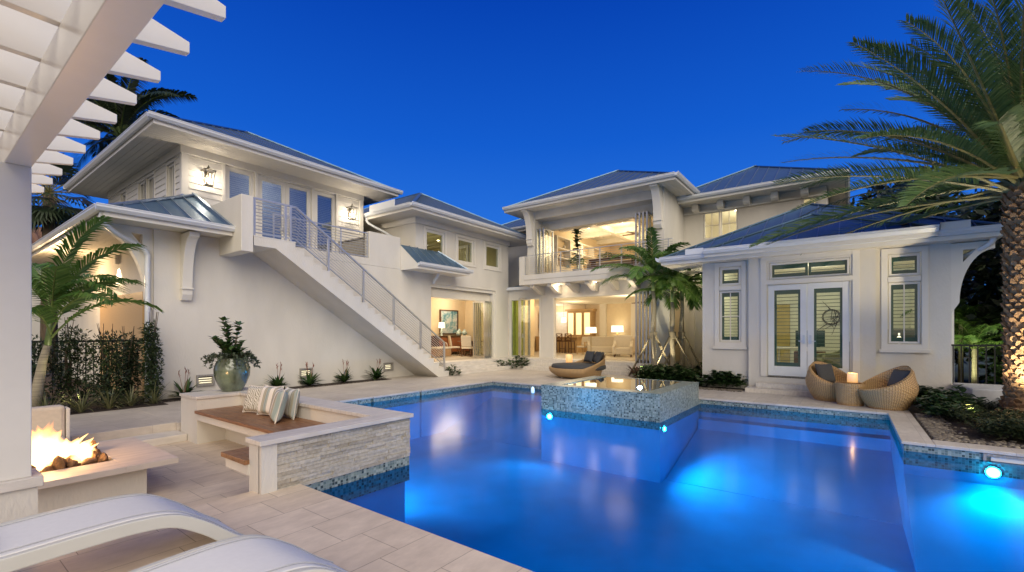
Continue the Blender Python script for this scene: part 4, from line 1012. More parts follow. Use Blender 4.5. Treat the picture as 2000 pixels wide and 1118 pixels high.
m = MB(); m.box(2.62,4.152,4.818,4.84,-.36,-.031); m.box(4.146,4.152,4.84,9.84,-.36,-.031); part("waterline_tiles", m, MOSAIC, bn)
# pillows
def pillow(w, h, t, n=14, pinch=.10):
    """square cushion with pinched corners standing in local x (width) z (height), y thickness; UV-free"""
    mb = MB(); P = []; idx = {}
    for s in (1, -1):
        for i in range(n+1):
            for j in range(n+1):
                a, b_ = 2*i/n-1, 2*j/n-1
                k = 1-pinch*(1-abs(a)**2)*abs(b_)**3*1.0; kx = 1-pinch*(1-abs(b_)**2)*abs(a)**3
                x = a*w/2*kx; z = b_*h/2*k; th = t/2*((1-a**4)*(1-b_**4))**.45
                P.append((x, s*th, z+h/2)); idx[(s,i,j)] = len(P)-1
    F_ = []
    for s in (1,-1):
        for i in range(n):
            for j in range(n):
                f = (idx[(s,i,j)],idx[(s,i+1,j)],idx[(s,i+1,j+1)],idx[(s,i,j+1)]); F_.append(f if s < 0 else f[::-1])
    mb.add(P, F_); return mb
def piping(w, h, pinch=.10, n=16):
    pts = []
    for k in range(4*n):
        sd, t = divmod(k, n); t = 2*t/n-1
        a, b_ = ((t,-1),(1,t),(-t,1),(-1,-t))[sd]
        k2 = 1-pinch*(1-abs(a)**2)*abs(b_)**3; kx = 1-pinch*(1-abs(b_)**2)*abs(a)**3
        pts.append((a*w/2*kx, 0, b_*h/2*k2+h/2))
    m = MB(); m.tube(pts+[pts[0]], .009, 6, cap=False); return m
def stripes(name):
    m, nt, b = newmat(name); tc = N(nt,"ShaderNodeTexCoord"); sp = N(nt,"ShaderNodeSeparateXYZ"); nt.links.new(tc.outputs["Object"],sp.inputs[0])
    u = math_(nt,'FRACT',math_(nt,'MULTIPLY',math_(nt,'ADD',sp.outputs[0],1.02),4.6))
    W_=(.74,.70,.62); r = ramp(nt,[(0,W_),(.30,(.30,.27,.19)),(.36,(.42,.40,.32)),(.46,(.34,.31,.22)),(.56,(.38,.40,.36)),(.64,(.27,.33,.31)),(.78,(.40,.43,.40)),(.86,(.30,.29,.22)),(.9,W_)],'CONSTANT'); nt.links.new(u,r.inputs[0])
    nt.links.new(r.outputs[0],b.inputs["Base Color"]); b.inputs["Roughness"].default_value=.9; return m
def zebra(name):
    m, nt, b = newmat(name); tc = N(nt,"ShaderNodeTexCoord"); wv = N(nt,"ShaderNodeTexWave"); wv.bands_direction='DIAGONAL'; wv.inputs["Scale"].default_value=13; wv.inputs["Distortion"].default_value=9; wv.inputs["Detail"].default_value=1; wv.inputs["Detail Scale"].default_value=.9
    nt.links.new(tc.outputs["Object"],wv.inputs["Vector"]); r = ramp(nt,[(.42,(.30,.28,.21)),(.5,(.66,.63,.55))]); nt.links.new(wv.outputs[0],r.inputs[0]); nt.links.new(r.outputs[0],b.inputs["Base Color"]); b.inputs["Roughness"].default_value=.9; return m
STRIPE = stripes("sage_striped_linen"); ZEB = zebra("zebra_print_linen")
CPIPE = simple("cream_piping_cord", (.66,.62,.54), .8)
def cushion(name, loc, w, h, t, rz, lean, mat, label, cat="pillow", group=None, pipe=None, roll=0):
    o = part(name, pillow(w,h,t), mat, local=True, loc=loc, smooth=True, sub=1); o.rotation_euler = (lean, roll, rz); tag(o, label, cat, group)
    if pipe:
        p = part("piping", piping(w,h), pipe, o, local=True, smooth=True)
    return o
PG = "pillows on the timber bench"
cushion("pillow", (3.50,7.95,.318), .46,.46,.16, R(-90+14), R(-17), ZEB, "zebra print pillow, first in the row on the timber bench", group=PG, pipe=CPIPE)
cushion("pillow", (3.52,7.50,.318), .48,.49,.17, R(-90+10), R(-15), STRIPE, "sage striped pillow squeezed between the zebra pillow and the front striped one", group=PG, pipe=CPIPE)
cushion("pillow", (3.62,7.05,.318), .46,.47,.15, R(-90-4), R(-10), STRIPE, "striped pillow mostly hidden behind the front striped pillow", group=PG, pipe=CPIPE)
cushion("pillow", (3.38,6.98,.318), .54,.50,.19, R(-90-22), R(-15), STRIPE, "front sage and white striped pillow, largest and nearest the pool", group=PG, pipe=CPIPE)
# glazed pot on the bench corner
POTM = simple("sea_green_glaze", (.125,.155,.095), .14, var=.55, scale=7, bump=.25, bscale=14, spec=.7, coat=.8, stretch=(1,1,.6))
m = MB(); m.lathe([(.001,0),(.17,0),(.185,.03),(.24,.14),(.295,.30),(.30,.42),(.275,.52),(.235,.59),(.235,.625),(.215,.625),(.21,.59),(.2,.56),(.001,.56)], (3.76,9.36,.552), 40)
tag(part("glazed_pot", m, POTM, loc=(3.76,9.36,.55), smooth=True), "big sea green glazed pot standing on the corner of the bench wall", "pot")
# white sling loungers
SLING = simple("white_sling_fabric", (.80,.79,.75), 1.0, var=.02, scale=30, bump=.1, bscale=350, spec=.08); LFRAME = simple("white_lounger_frame", (.62,.61,.54), .35, var=.02)
def lounger(y0, label, du=0):
    t = thing("sun_lounger", (.5,y0+.325,0), label, "sun lounger", "white loungers on the near patio")
    W_ = .66
    path = smooth_path([(-.75,.60),(-.35,.45),(.0,.405),(.45,.405),(.85,.42),(1.12,.42),(1.32,.385),(1.50,.275),(1.66,.14),(1.80,.035)], 6)
    path = [(p[0]+du, p[1]) for p in [Vector((a[0], a[1], 0)) for a in path]]
    n = len(path); m = MB(); P = []; 
    for (x,z) in path:
        for y in (y0+.035, y0+.042, y0+W_/2, y0+W_-.042, y0+W_-.035): P.append((x, y, z+.012-(.003 if abs(y-y0-W_/2)<.01 else 0)))
    m.add(P, [(i*5+k, i*5+k+1, (i+1)*5+k+1, (i+1)*5+k) for i in range(n-1) for k in range(4)])
    o = part("sling", m, SLING, t, smooth=True); md = o.modifiers.new("solid",'SOLIDIFY'); md.thickness = .012
    for yy in (y0, y0+W_):
        P = []; m = MB()
        for i,(x,z) in enumerate(path):
            a = path[max(i-1,0)]; b_ = path[min(i+1,n-1)]; tx, tz = b_[0]-a[0], b_[1]-a[1]; L = math.hypot(tx,tz); nx, nz = -tz/L, tx/L
            for dy, dn in ((-.022,.012),(.022,.012),(.022,-.075),(-.022,-.075)): P.append((x+nx*dn, yy+dy, z+nz*dn))
        F_ = [(i*4+k, i*4+(k+1)%4, (i+1)*4+(k+1)%4, (i+1)*4+k) for i in range(n-1) for k in range(4)] + [(3,2,1,0),((n-1)*4,(n-1)*4+1,(n-1)*4+2,(n-1)*4+3)]
        m.add(P, F_); part("side_rail", m, LFRAME, t, bevel=.008)
        m = MB(); m.beam((-.45+du,yy,.42),(-.62+du,yy,0),.04,.05); part("leg", m, LFRAME, t)
    m = MB()
    for yy in (y0+.075, y0+W_-.075): m.tube([(x,yy,z+.0195) for x,z in path], .0035, 4)
    part("seam", m, simple("seam_thread",(.50,.50,.48),.8), o)
    for yy in (y0, y0+W_): m = MB(); m.box(1.745+du,1.83+du,yy-.028,yy+.028,.0,.022); part("foot", m, GREY_WOOD, t)
    for x,z in ((1.72,.09),(.2,.335)):
        m = MB(); m.beam((x+du,y0+.023,z-.04),(x+du,y0+W_-.023,z-.04),.03,.03); part("cross_bar", m, LFRAME, t)
lounger(3.72, "white sling lounger beside the fire table, the farther one from the camera", -.17); lounger(2.29, "white sling lounger nearest the camera at the pool's near edge")
TOWEL = simple("woven_sand_cushion", (.42,.40,.34), .9, var=.15, scale=60, bump=.5, bscale=160)
m = MB(); m.box(-.30,.30,3.80,4.30,.385,.47); oo = part("lounger_headrest_pad", m, TOWEL, loc=(0,4.05,.40), bevel=.03); tag(oo, "woven sand coloured pad at the head of the farther lounger", "pad")
# outdoor sofa beyond the fire
sf_ = thing("outdoor_sofa", (.6,9.5,-.265), "low cream outdoor sofa behind the fire table, half hidden by the pergola post", "sofa")
m = MB(); m.box(-.6,1.52,9.55,9.75,.0,.55); part("back_cushion", m, CREAM, sf_, bevel=.05)
m = MB(); m.box(-.6,1.50,8.9,9.549,-.02,.10); part("seat_cushion", m, CREAM, sf_, bevel=.04)
m = MB(); m.box(-.65,1.56,8.88,9.82,-.25,-.03); m.box(1.525,1.57,9.56,9.80,-.03,.50); part("frame", m, TRIM, sf_, bevel=.01)
# ================================================================ WICKER FURNITURE
def uvlathe(prof_fn, nz, seg, mb_name, mat, parent, c, su, sv):
    """closed woven shell; prof_fn(angle, t) -> (r, z); writes UVs so the weave follows the form"""
    bm = bmesh.new(); uvl = bm.loops.layers.uv.new("UVMap"); V_ = []
    for i in range(nz+1):
        row = []
        for k in range(seg):
            a = 2*math.pi*k/seg; r, z = prof_fn(a, i/nz); row.append(bm.verts.new((c[0]+r*math.cos(a), c[1]+r*math.sin(a), c[2]+z)))
        V_.append(row)
    for i in range(nz):
        for k in range(seg):
            k2 = (k+1)%seg; f = bm.faces.new((V_[i][k],V_[i][k2],V_[i+1][k2],V_[i+1][k])); f.smooth = True
            for l,(uu,vv) in zip(f.loops, ((k,i),(k+1,i),(k+1,i+1),(k,i+1))): l[uvl].uv = (uu/seg*su, vv/nz*sv)
    bmesh.ops.recalc_face_normals(bm, faces=bm.faces)
    me = bpy.data.meshes.new(mb_name); bm.to_mesh(me); bm.free(); me.materials.append(mat)
    o = bpy.data.objects.new(mb_name, me); link(o, parent); return o
# round daybed
db = thing("daybed", (15.0,8.05,0), "round wicker daybed with a charcoal mattress and high woven back, beyond the raised spa", "daybed", rz=R(-53))
def shell(a, t):   # local: back rest towards +x (camera right)
    hb = .5+.5*math.cos(a-R(8)); top = .33+.50*max(0,hb-.42)**1.1*1.75
    if t <= .5:
        s = t/.5; z = top*s; r = .80+.27*math.sin(min(1,s*.42/max(top,.01)*1.0)*math.pi/2)*1.0 + .02*s - .10*max(0,z-.45)
    else:
        s = (t-.5)/.5; z = top*(1-s)+.27*s; r = 1.03-.04-.03*s - .10*max(0,z-.45) if s > 0 else 1.06
    return (r, z+.05)
uvlathe(shell, 16, 64, "wicker_shell", WICKER, db, (0,0,0), 4.2, 1.0)
m = MB(); m.lathe([(.001,.30),(.93,.30),(.99,.33),(1.0,.40),(.985,.46),(.95,.485),(.001,.495)], (0,0,0), 48); part("mattress", m, CHARCOAL, db, local=True, smooth=True)
for a in (.5,1.6,2.7,3.7,4.7,5.7):
    m = MB(); m.ball((.78*math.cos(a),.78*math.sin(a),.03),.03,8,5); part("foot", m, STEEL, db, local=True)
LG = "charcoal cushions on the daybed"
for i,(dx,dy,rz_,lb) in enumerate(((.40,.40,-62,"charcoal cushion on the daybed, leftmost of three, its point up"),(.62,.12,-84,"middle charcoal cushion of the three leaning on the daybed back"),(.66,-.28,-112,"charcoal cushion of the daybed tucked deepest into the wicker back"))):
    ca, sa = math.cos(R(-53)), math.sin(R(-53)); p = (15.0+dx*ca-dy*sa, 8.05+dx*sa+dy*ca, .53)
    cushion("cushion", p, .50,.46,.16, R(rz_-53), R(-22), CHARCOAL, lb, "cushion", LG)
CAND = simple("ivory_candle_wax", (.78,.66,.44), .5, var=.03)
def candle(p, r, h, label, power):
    cm, nt, b = newmat("glowing_candle_wax"); b.inputs["Base Color"].default_value=(.78,.64,.42,1); b.inputs["Roughness"].default_value=.5
    b.inputs["Emission Color"].default_value=(1,.45,.10,1); b.inputs["Emission Strength"].default_value=.75
    m = MB(); m.lathe([(.001,0),(r,0),(r,h*.96),(r*.93,h),(r*.8,h*.94),(.001,h*.9)], p, 20); o = part("candle", m, cm, loc=p, smooth=True); tag(o, label, "candle")
    lamp("candle_light", (p[0],p[1],p[2]+h+.05), power, (1,.6,.25), .02)
candle((15.9,8.95,.45), .13, .32, "short glowing candle standing beyond the round daybed", 3)
m = MB(); m.lathe([(.001,0),(.22,0),(.2,.03),(.06,.05),(.06,.40),(.26,.42),(.26,.449),(.001,.449)], (15.9,8.95,0), 20); tag(part("candle_stand", m, GREY_WOOD, loc=(15.9,8.95,0)), "small round side table holding the candle beyond the daybed", "side table")
# egg chairs and drum table
def eggchair(loc, rz, label, s=1.0):
    t = thing("wicker_chair", loc, label, "wicker chair", "round wicker chairs by the pavilion", rz=rz)
    def sh(a, tt):   # back towards local +x
        hb = .5+.5*math.cos(a); top = .42+.52*hb**1.15
        if tt <= .55:
            q_ = tt/.55; z = top*q_; r = .34+.19*math.sin(min(1,(z/.62))*math.pi*.62) - .20*max(0,z-.50)
        else:
            q_ = (tt-.55)/.45; z = top*(1-q_)+.24*q_; r0 = .34+.19*math.sin(min(1,z/.62)*math.pi*.62) - .20*max(0,z-.50); r = r0-.045-.03*q_
        return (r*s, z*s)
    uvlathe(sh, 18, 48, "wicker_shell", WICKER, t, (0,0,0), 2.0, 1.0)
    m = MB(); m.lathe([(.001,.24),(.42,.24),(.43,.29),(.41,.35),(.001,.37)], (0,0,0), 28); part("seat", m, WICKER if False else simple("honey_seat_pad",(.45,.29,.13),.7,var=.1,scale=40,bump=.3,bscale=150), t, local=True, smooth=True)
    return t
eggchair((13.62,.36,0), R(48), "round wicker chair left of the drum table, close to the pavilion steps", 1.0)
eggchair((12.86,-.66,0), R(-62), "round wicker chair right of the drum table, its woven back to the garden", 1.0)
cushion("cushion", (13.72,.42,.38), .54,.52,.16, R(-38), R(-16), CHARCOAL, "square charcoal cushion propped in the wicker chair by the steps", "cushion", "charcoal cushions in the wicker chairs")
cushion("cushion", (12.97,-.80,.38), .52,.50,.16, R(-150), R(-20), CHARCOAL, "charcoal cushion sunk into the wicker chair nearest the garden", "cushion", "charcoal cushions in the wicker chairs")
dt = thing("drum_table", (13.0,-.02,0), "woven wicker drum table with a glass top between the two round chairs", "side table")
uvlathe(lambda a,t: (.25+.05*t if t < .99 else .29, .50*t), 10, 40, "wicker_drum", WICKER, dt, (0,0,0), 1.6, .55)
m = MB(); m.lathe([(.001,.431),(.27,.431),(.272,.437),(.27,.443),(.001,.443)], (13.0,-.02,0), 32); part("glass_top", m, simple("smoked_glass_top",(.16,.15,.13),.08,spec=.8), dt, smooth=False)
candle((13.0,-.06,.514), .10, .21, "lit ivory pillar candle on the wicker drum table", 4)
# ================================================================ INTERIOR FURNITURE SEEN THROUGH THE OPENINGS
# dining room
m = MB(); m.box(17.68,18.98,17.95,17.985,1.62,2.85); pa = thing("wall_painting", (18.3,17.97,1.62), "blue and silver abstract canvas hanging on the dining room wall", "painting")
ART, nt, b = newmat("abstract_paint"); tc=N(nt,"ShaderNodeTexCoord"); vo=N(nt,"ShaderNodeTexNoise"); vo.inputs["Scale"].default_value=2.2; vo.inputs["Detail"].default_value=9; vo.inputs["Roughness"].default_value=.75
nt.links.new(tc.outputs["Object"],vo.inputs["Vector"]); r=ramp(nt,[(.32,(.75,.74,.70)),(.47,(.55,.60,.58)),(.55,(.16,.36,.42)),(.62,(.04,.13,.18)),(.7,(.6,.62,.6))]); nt.links.new(vo.outputs[0],r.inputs[0]); nt.links.new(r.outputs[0],b.inputs["Base Color"])
part("canvas", m, ART, pa); m = MB(); frame_ring(m,'y',17.91,17.995,17.62,19.04,1.56,2.91,.06); part("frame", m, DWOOD, pa)
sb = thing("sideboard", (18.1,17.5,.45), "dark red wooden sideboard against the dining room wall under the painting", "sideboard")
m = MB(); m.box(16.9,19.3,17.3,17.9,.55,1.42); part("carcass", m, DWOOD, sb, bevel=.01)
m = MB(); m.box(16.84,19.36,17.25,17.93,1.421,1.48); part("top", m, DWOOD, sb)
RED = simple("cherry_wood_door",(.30,.10,.04),.35,var=.2,scale=5,stretch=(8,8,1))
for k in range(4): m = MB(); m.box(16.93+k*.59,16.93+k*.59+.56,17.275,17.299,.62,1.38); part("cabinet_door", m, RED, sb, bevel=.006)
VS = simple("pale_glazed_ceramic",(.50,.62,.60),.2,spec=.6)
for x,y,r_,lb in ((18.55,17.45,.13,"small round pale ceramic vase, leftmost on the sideboard"),(18.8,17.62,.16,"tall pale ceramic vase at the back of the sideboard"),(19.05,17.45,.15,"large round pale ceramic vase near the sideboard's end")):
    m = MB(); m.lathe([(.001,0),(r_*.5,0),(r_,r_*.9),(r_*.8,r_*1.6),(r_*.3,r_*2.0),(r_*.3,r_*2.4),(r_*.2,r_*2.4),(.001,r_*2.2)], (x,y,1.481), 18); tag(part("vase", m, VS, loc=(x,y,1.48), smooth=True), lb, "vase", "vases on the sideboard")
tl_ = thing("table_lamp", (17.3,17.5,1.48), "lamp with a white drum shade at the left end of the sideboard", "lamp")
m = MB(); m.lathe([(.001,0),(.1,0),(.1,.03),(.03,.06),(.08,.2),(.03,.36),(.012,.5),(.001,.5)], (17.3,17.5,1.481), 14); part("base", m, VS, tl_, smooth=True)
m = MB(); m.lathe([(.17,.42),(.15,.72),(.145,.72),(.165,.42)], (17.3,17.5,1.481), 20); part("lamp_shade", m, SHADE, tl_)
def chair(name, loc, rz, label, cat, group, seatm, framem, sh=.46, w=.48, bh=1.0, arms=False, skirt=False):
    t = thing(name, loc, label, cat, group, rz)
    m = MB(); m.box(-w/2,w/2,-w/2,w/2,sh-.09,sh); part("seat", m, seatm, t, local=True, bevel=.03)
    m = MB(); m.obox((0,w/2-.02,(sh+bh)/2+.02),(w/2,0,0),(0,.035,.0),(0,.05,(bh-sh)/2)); part("backrest", m, seatm, t, local=True, bevel=.03)
    for i,j in ((-1,-1),(1,-1),(1,1),(-1,1)): m = MB(); m.beam((i*(w/2-.03),j*(w/2-.03),0),(i*(w/2-.035),j*(w/2-.035),sh-.09),.04,.04); part("leg", m, framem, t, local=True)
    if arms:
        for i in (-1,1): m = MB(); m.box(i*w/2-.03,i*w/2+.03,-w/2+.05,w/2,sh+.18,sh+.22); m.beam((i*w/2,-w/2+.08,sh-.05),(i*w/2,-w/2+.08,sh+.2),.04,.04); part("arm", m, framem, t, local=True)
    return t
dtb = thing("dining_table", (17.9,15.9,.45), "round dark dining table in the lit dining room behind folded doors", "table")
m = MB(); m.lathe([(.001,.72),(.72,.72),(.75,.74),(.75,.76),(.001,.76)], (17.9,15.9,.45), 32); part("tabletop", m, DWOOD, dtb)
m = MB(); m.lathe([(.001,0),(.35,0),(.33,.05),(.1,.12),(.09,.6),(.2,.72),(.001,.72)], (17.9,15.9,.45), 20); part("pedestal", m, DWOOD, dtb, smooth=True)
for x,y,rz,lb in ((17.05,15.4,R(115),"cream dining chair nearest the folded doors' left edge"),(17.35,16.6,R(55),"cream dining chair on the sideboard side of the round table"),(18.4,16.7,R(-35),"cream dining chair at the far side of the round table"),(18.1,15.1,R(190),"cream dining chair behind the folded door leaves")):
    chair("dining_chair", (x,y,.45), rz, lb, "dining chair", "chairs at the dining table", CREAM, DWOOD, sh=.48, w=.52, bh=1.02)
bx_ = thing("upholstered_bench", (15.9,16.2,.45), "tan upholstered bench just inside the dining room opening", "bench")
m = MB(); m.box(15.4,16.4,15.9,16.5,.5,.85); part("body", m, simple("tan_leather",(.36,.22,.11),.5,var=.1), bx_, bevel=.02)
m = MB(); m.box(15.38,16.42,15.88,16.52,.851,.95); part("seat_cushion", m, CREAM, bx_, bevel=.03)
m = MB(); P = [(16.2+.12*math.cos(t*math.pi/8),16.1,.95+.20*math.sin(t*math.pi/8)) for t in range(9)]; m.tube(P,.025,8); tag(part("looped_handle_basket", m, CREAM, loc=(16.2,16.1,.95), smooth=True), "pale arched basket handle standing on the tan bench", "basket")
# kitchen and living room (ground floor of the main house)
hu = thing("kitchen_hutch", (25,13.5,.45), "honey oak kitchen hutch with lit glass doors at the back of the living room", "cabinet")
m = MB(); m.box(25.3,25.79,12.65,14.4,1.4,3.0); m.box(25.0,25.79,12.3,14.6,.451,1.36); m.box(25.2,25.795,12.55,14.5,3.001,3.12); part("carcass", m, OAK, hu)
for k in range(3):
    m = MB(); frame_ring(m,'x',25.25,25.29,12.70+k*.57,12.70+k*.57+.53,1.45,2.95,.07); o = part("glass_door", m, OAK, hu); m = MB(); m.box(25.27,25.28,12.77+k*.57,13.16+k*.57,1.52,2.88); part("pane", m, emit("lit_cabinet_glass",(1,.80,.46),.85), o)
    m = MB(); m.box(24.97,24.999,12.33+k*.75,12.33+k*.75+.7,.55,1.3); part("drawer", m, OAK, hu, bevel=.006)
m = MB(); m.box(25.74,25.79,14.62,16.55,1.36,3.0); oo = part("backsplash", m, simple("white_backsplash_tile",(.75,.73,.68),.25), loc=(25.7,15.2,1.36)); tag(oo, "white tiled kitchen backsplash left of the lit hutch", "backsplash")
m = MB(); m.box(24.9,25.69,14.62,16.5,.451,1.36); m.box(24.85,25.69,14.62,16.5,1.3601,1.40); oo = part("kitchen_counter", m, OAK, loc=(25,15.2,.45)); tag(oo, "oak kitchen counter under the white backsplash", "counter")
m = MB(); m.box(25.3,25.735,15.75,16.5,1.8,3.0); oo = part("wall_cupboard", m, OAK, loc=(25.5,16,1.8), bevel=.01); tag(oo, "oak wall cupboard at the left of the white backsplash", "cupboard")
for k in range(2):
    t = thing("pendant_lamp", (24.2,14.0+k*1.3,2.3), ("small glowing pendant over the island, nearer the lit hutch","small glowing pendant over the island, nearer the wall cupboard")[k], "lamp", "pendants over the kitchen island")
    m = MB(); m.tube([(24.2,14.0+k*1.3,2.55),(24.2,14.0+k*1.3,3.4)],.008,5); part("cord", m, DARKM, t)
    m = MB(); m.lathe([(.16,0),(.14,.28),(.135,.28),(.155,0)], (24.2,14.0+k*1.3,2.28), 16); part("lamp_shade", m, SHADE, t)
isl = MB(); isl.box(23.9,24.5,12.9,15.6,.451,1.36); isl.box(23.75,24.55,12.8,15.7,1.3601,1.41); oo = part("kitchen_island", isl, OAK, loc=(24,14.2,.45)); tag(oo, "long oak kitchen island behind the row of bar stools", "island")
for k in range(3):
    t = thing("bar_stool", (23.45-.02*k,13.15+k*.60,.45), ("dark bar stool nearest the living room sofas","middle dark bar stool of the three at the island","dark bar stool farthest left, nearest the pantry")[k], "bar stool", "bar stools at the island", R(90))
    m = MB(); m.box(-.22,.22,-.22,.22,.66,.73); part("seat", m, DWOOD, t, local=True, bevel=.01)
    m = MB(); frame_ring(m,'y',.19,.23,-.22,.22,.73,1.15,.05); m.beam((-.2,.21,.78),(.2,.21,1.1),.03,.03); m.beam((.2,.215,.78),(-.2,.215,1.1),.03,.03); part("backrest", m, DWOOD, t, local=True)
    for i,j in ((-1,-1),(1,-1),(1,1),(-1,1)): m = MB(); m.beam((i*.22,j*.22,0),(i*.19,j*.19,.66),.045,.045); part("leg", m, DWOOD, t, local=True)
    m = MB(); m.box(-.2,.2,-.22,-.19,.22,.26); part("foot_rail", m, DWOOD, t, local=True)
def armchair(loc, rz, label, group, w=.85, hgt=.95, round_=False, cat="armchair", name="armchair", mt=None):
    mt = mt or CREAM; t = thing(name, loc, label, cat, group, rz)
    m = MB(); m.box(-w/2+.12,w/2-.12,-.4,.3,.12,.45); part("seat", m, mt, t, local=True, bevel=.05)
    m = MB(); m.prism([(.22,.12),(.42,.12),(.47,hgt-.05),(.40,hgt),(.30,hgt-.02)], 'x', -w/2+.02, w/2-.02); part("backrest", m, mt, t, local=True, bevel=.04)
    for i in (-1,1): m = MB(); x = i*(w/2-.06); m.prism([(-.42,.12),(.3,.12),(.34,hgt*.78),(.1,.62),(-.35,.58),(-.42,.52)], 'x', x-.07, x+.07); part("arm", m, mt, t, local=True, bevel=.035)
    for i,j in ((-1,-1),(1,-1),(1,1),(-1,1)): m = MB(); m.beam((i*(w/2-.08),j*.35,0),(i*(w/2-.08),j*.35,.12),.05,.05); part("leg", m, DWOOD, t, local=True)
    return t
armchair((21.5,9.05,.45), R(-70), "pale slipper armchair with its tall back to the pool, right of the sofa", "seats in the living room", w=.95, hgt=1.08)
armchair((22.5,10.55,.45), R(-58), "cream roll back sofa seen from behind in the living room", "seats in the living room", w=1.7, hgt=1.0, cat="sofa", name="sofa")
armchair((24.3,9.6,.45), R(150), "far cream armchair facing the pool beyond the sofa", "seats in the living room", w=1.1, hgt=.95)
chair("side_chair", (22.4,11.75,.45), R(-100), "light carved side chair near the floor lamp", "chair", None, CREAM, OAK, sh=.47, w=.5, bh=.95, arms=True)
fl = thing("floor_lamp", (20.0,10.05,.45), "brass floor lamp with a white drum shade left of the sofa", "lamp")
m = MB(); m.lathe([(.001,0),(.16,0),(.16,.02),(.02,.04),(.018,1.3),(.001,1.3)], (20.0,10.05,.451), 14); part("stand", m, simple("aged_brass",(.45,.32,.14),.3,metal=1), fl, smooth=False)
m = MB(); m.lathe([(.27,1.18),(.25,1.46),(.245,1.46),(.265,1.18)], (20.0,10.05,.451), 24); part("lamp_shade", m, SHADE, fl)
cn = thing("console_table", (25.3,10.2,.45), "dark wooden console behind the far armchair", "table")
m = MB(); m.box(25.0,25.6,9.2,11.4,1.12,1.18); m.box(25.05,25.55,9.25,11.35,.95,1.119); part("top", m, DWOOD, cn)
for x,y in ((25.1,9.3),(25.5,9.3),(25.1,11.3),(25.5,11.3)): m = MB(); m.box(x-.03,x+.03,y-.03,y+.03,.45,.95); part("leg", m, DWOOD, cn)
t2 = thing("table_lamp", (25.3,11.0,1.18), "gold based lamp with a wide white shade on the dark console", "lamp")
m = MB(); m.lathe([(.001,0),(.12,0),(.05,.08),(.11,.25),(.04,.42),(.012,.6),(.001,.6)], (25.3,11.0,1.181), 14); part("base", m, simple("gold_leaf",(.5,.36,.15),.35,metal=.8), t2, smooth=True)
m = MB(); m.lathe([(.36,.5),(.34,.88),(.335,.88),(.355,.5)], (25.3,11.0,1.181), 24); part("lamp_shade", m, SHADE, t2)
for y in (10.1,12.1):
    m = MB(); m.box(25.62,25.79,y-.2,y+.2,.451,3.399); tag(part("interior_pilaster", m, ROOMC, loc=(25.7,y,.45)), "pale pilaster on the back wall of the living room, " + ("nearer the folded doors" if y < 11 else "beside the kitchen hutch"), "pilaster")
q = random.Random(6)
m = MB()
for k in range(3): m.box(25.70,25.789,7.3+k*1.0,8.0+k*1.0,1.2,3.0)
tag(part('wall_panelling', m, CREAM, loc=(25.7,8.5,1.2), bevel=.01), 'pale wall panels at the back of the living room beside the console', 'panelling')
m = MB(); m.box(19.3,20.3,6.15,6.75,.451,1.05); tag(part("sofa_table", m, DWOOD, loc=(19.8,6.4,.45), bevel=.02), "low dark end table beside the folded glass doors", "table")
def fan(x,y,z,label):
    t = thing("ceiling_fan", (x,y,z), label, "ceiling fan", "ceiling fans"); BR=simple("fan_bronze",(.12,.09,.06),.4,metal=.6)
    m = MB(); m.lathe([(.05,.0),(.05,-.03),(.015,-.05),(.015,-.28),(.09,-.30),(.11,-.36),(.08,-.42),(.02,-.44)], (x,y,z), 14); part("motor", m, BR, t)
    for k in range(5):
        a = k*1.2566+.3; c,s_ = math.cos(a), math.sin(a); m = MB(); m.obox((x+c*.42,y+s_*.42,z-.35),(c*.30,s_*.30,0),(-s_*.06,c*.06,.012),(0,0,.006)); m.beam((x+c*.08,y+s_*.08,z-.35),(x+c*.15,y+s_*.15,z-.35),.03,.012); part("blade", m, DWOOD, t)
fan(20.9,8.1,6.70,"bronze ceiling fan in the upper balcony lounge"); fan(20.8,7.6,3.40,"ceiling fan in the ground floor living room, beside the folded doors")
# upper lounge furniture
bk = thing("bookcase", (21.5,11.4,4.24), "built in white bookcase with glass shelves along the lounge wall", "bookcase")
m = MB(); m.box(18.9,24.2,11.35,11.64,4.24,4.9)
for x in (18.9,20.2,21.5,22.8,24.1): m.box(x,x+.08,11.3,11.64,4.9,6.3)
for z in (5.3,5.75,6.3): m.box(18.9,24.2,11.31,11.64,z,z+.05)
part("carcass", m, ROOMC, bk)
q = random.Random(4)
for k in range(14):
    x = 19.1+k*.36; z = (4.901,5.351,5.801)[k%3]; h = q.uniform(.16,.3); m = MB(); m.lathe([(.001,0),(.05,0),(.09,h*.4),(.06,h*.8),(.03,h),(.001,h)], (x,11.45,z), 10); tag(part("shelf_vase", m, [VS,DWOOD,CREAM][k%3], loc=(x,11.45,z), smooth=True), "small ornament on the shelves of the lounge bookcase", "ornament", "ornaments on the lounge bookcase")
so_ = armchair((19.3,8.5,4.24), R(-90), "taupe sofa in the balcony lounge, its back to the railing", "lounge seats", w=2.4, hgt=.72, cat="sofa", name="sofa", mt=simple("taupe_upholstery",(.33,.26,.18),.9,var=.06))
ct = thing("lounge_console", (18.75,8.3,4.24), "dark carved console table behind the balcony railing", "table")
m = MB(); m.box(18.5,18.95,7.3,9.4,4.86,4.93); part("top", m, DWOOD, ct)
for y in (7.4,9.3): m = MB(); m.prism([(18.52,4.24),(18.93,4.24),(18.85,4.4),(18.9,4.86),(18.55,4.86),(18.6,4.4)],'y',y-.04,y+.04); part("leg", m, DWOOD, ct)
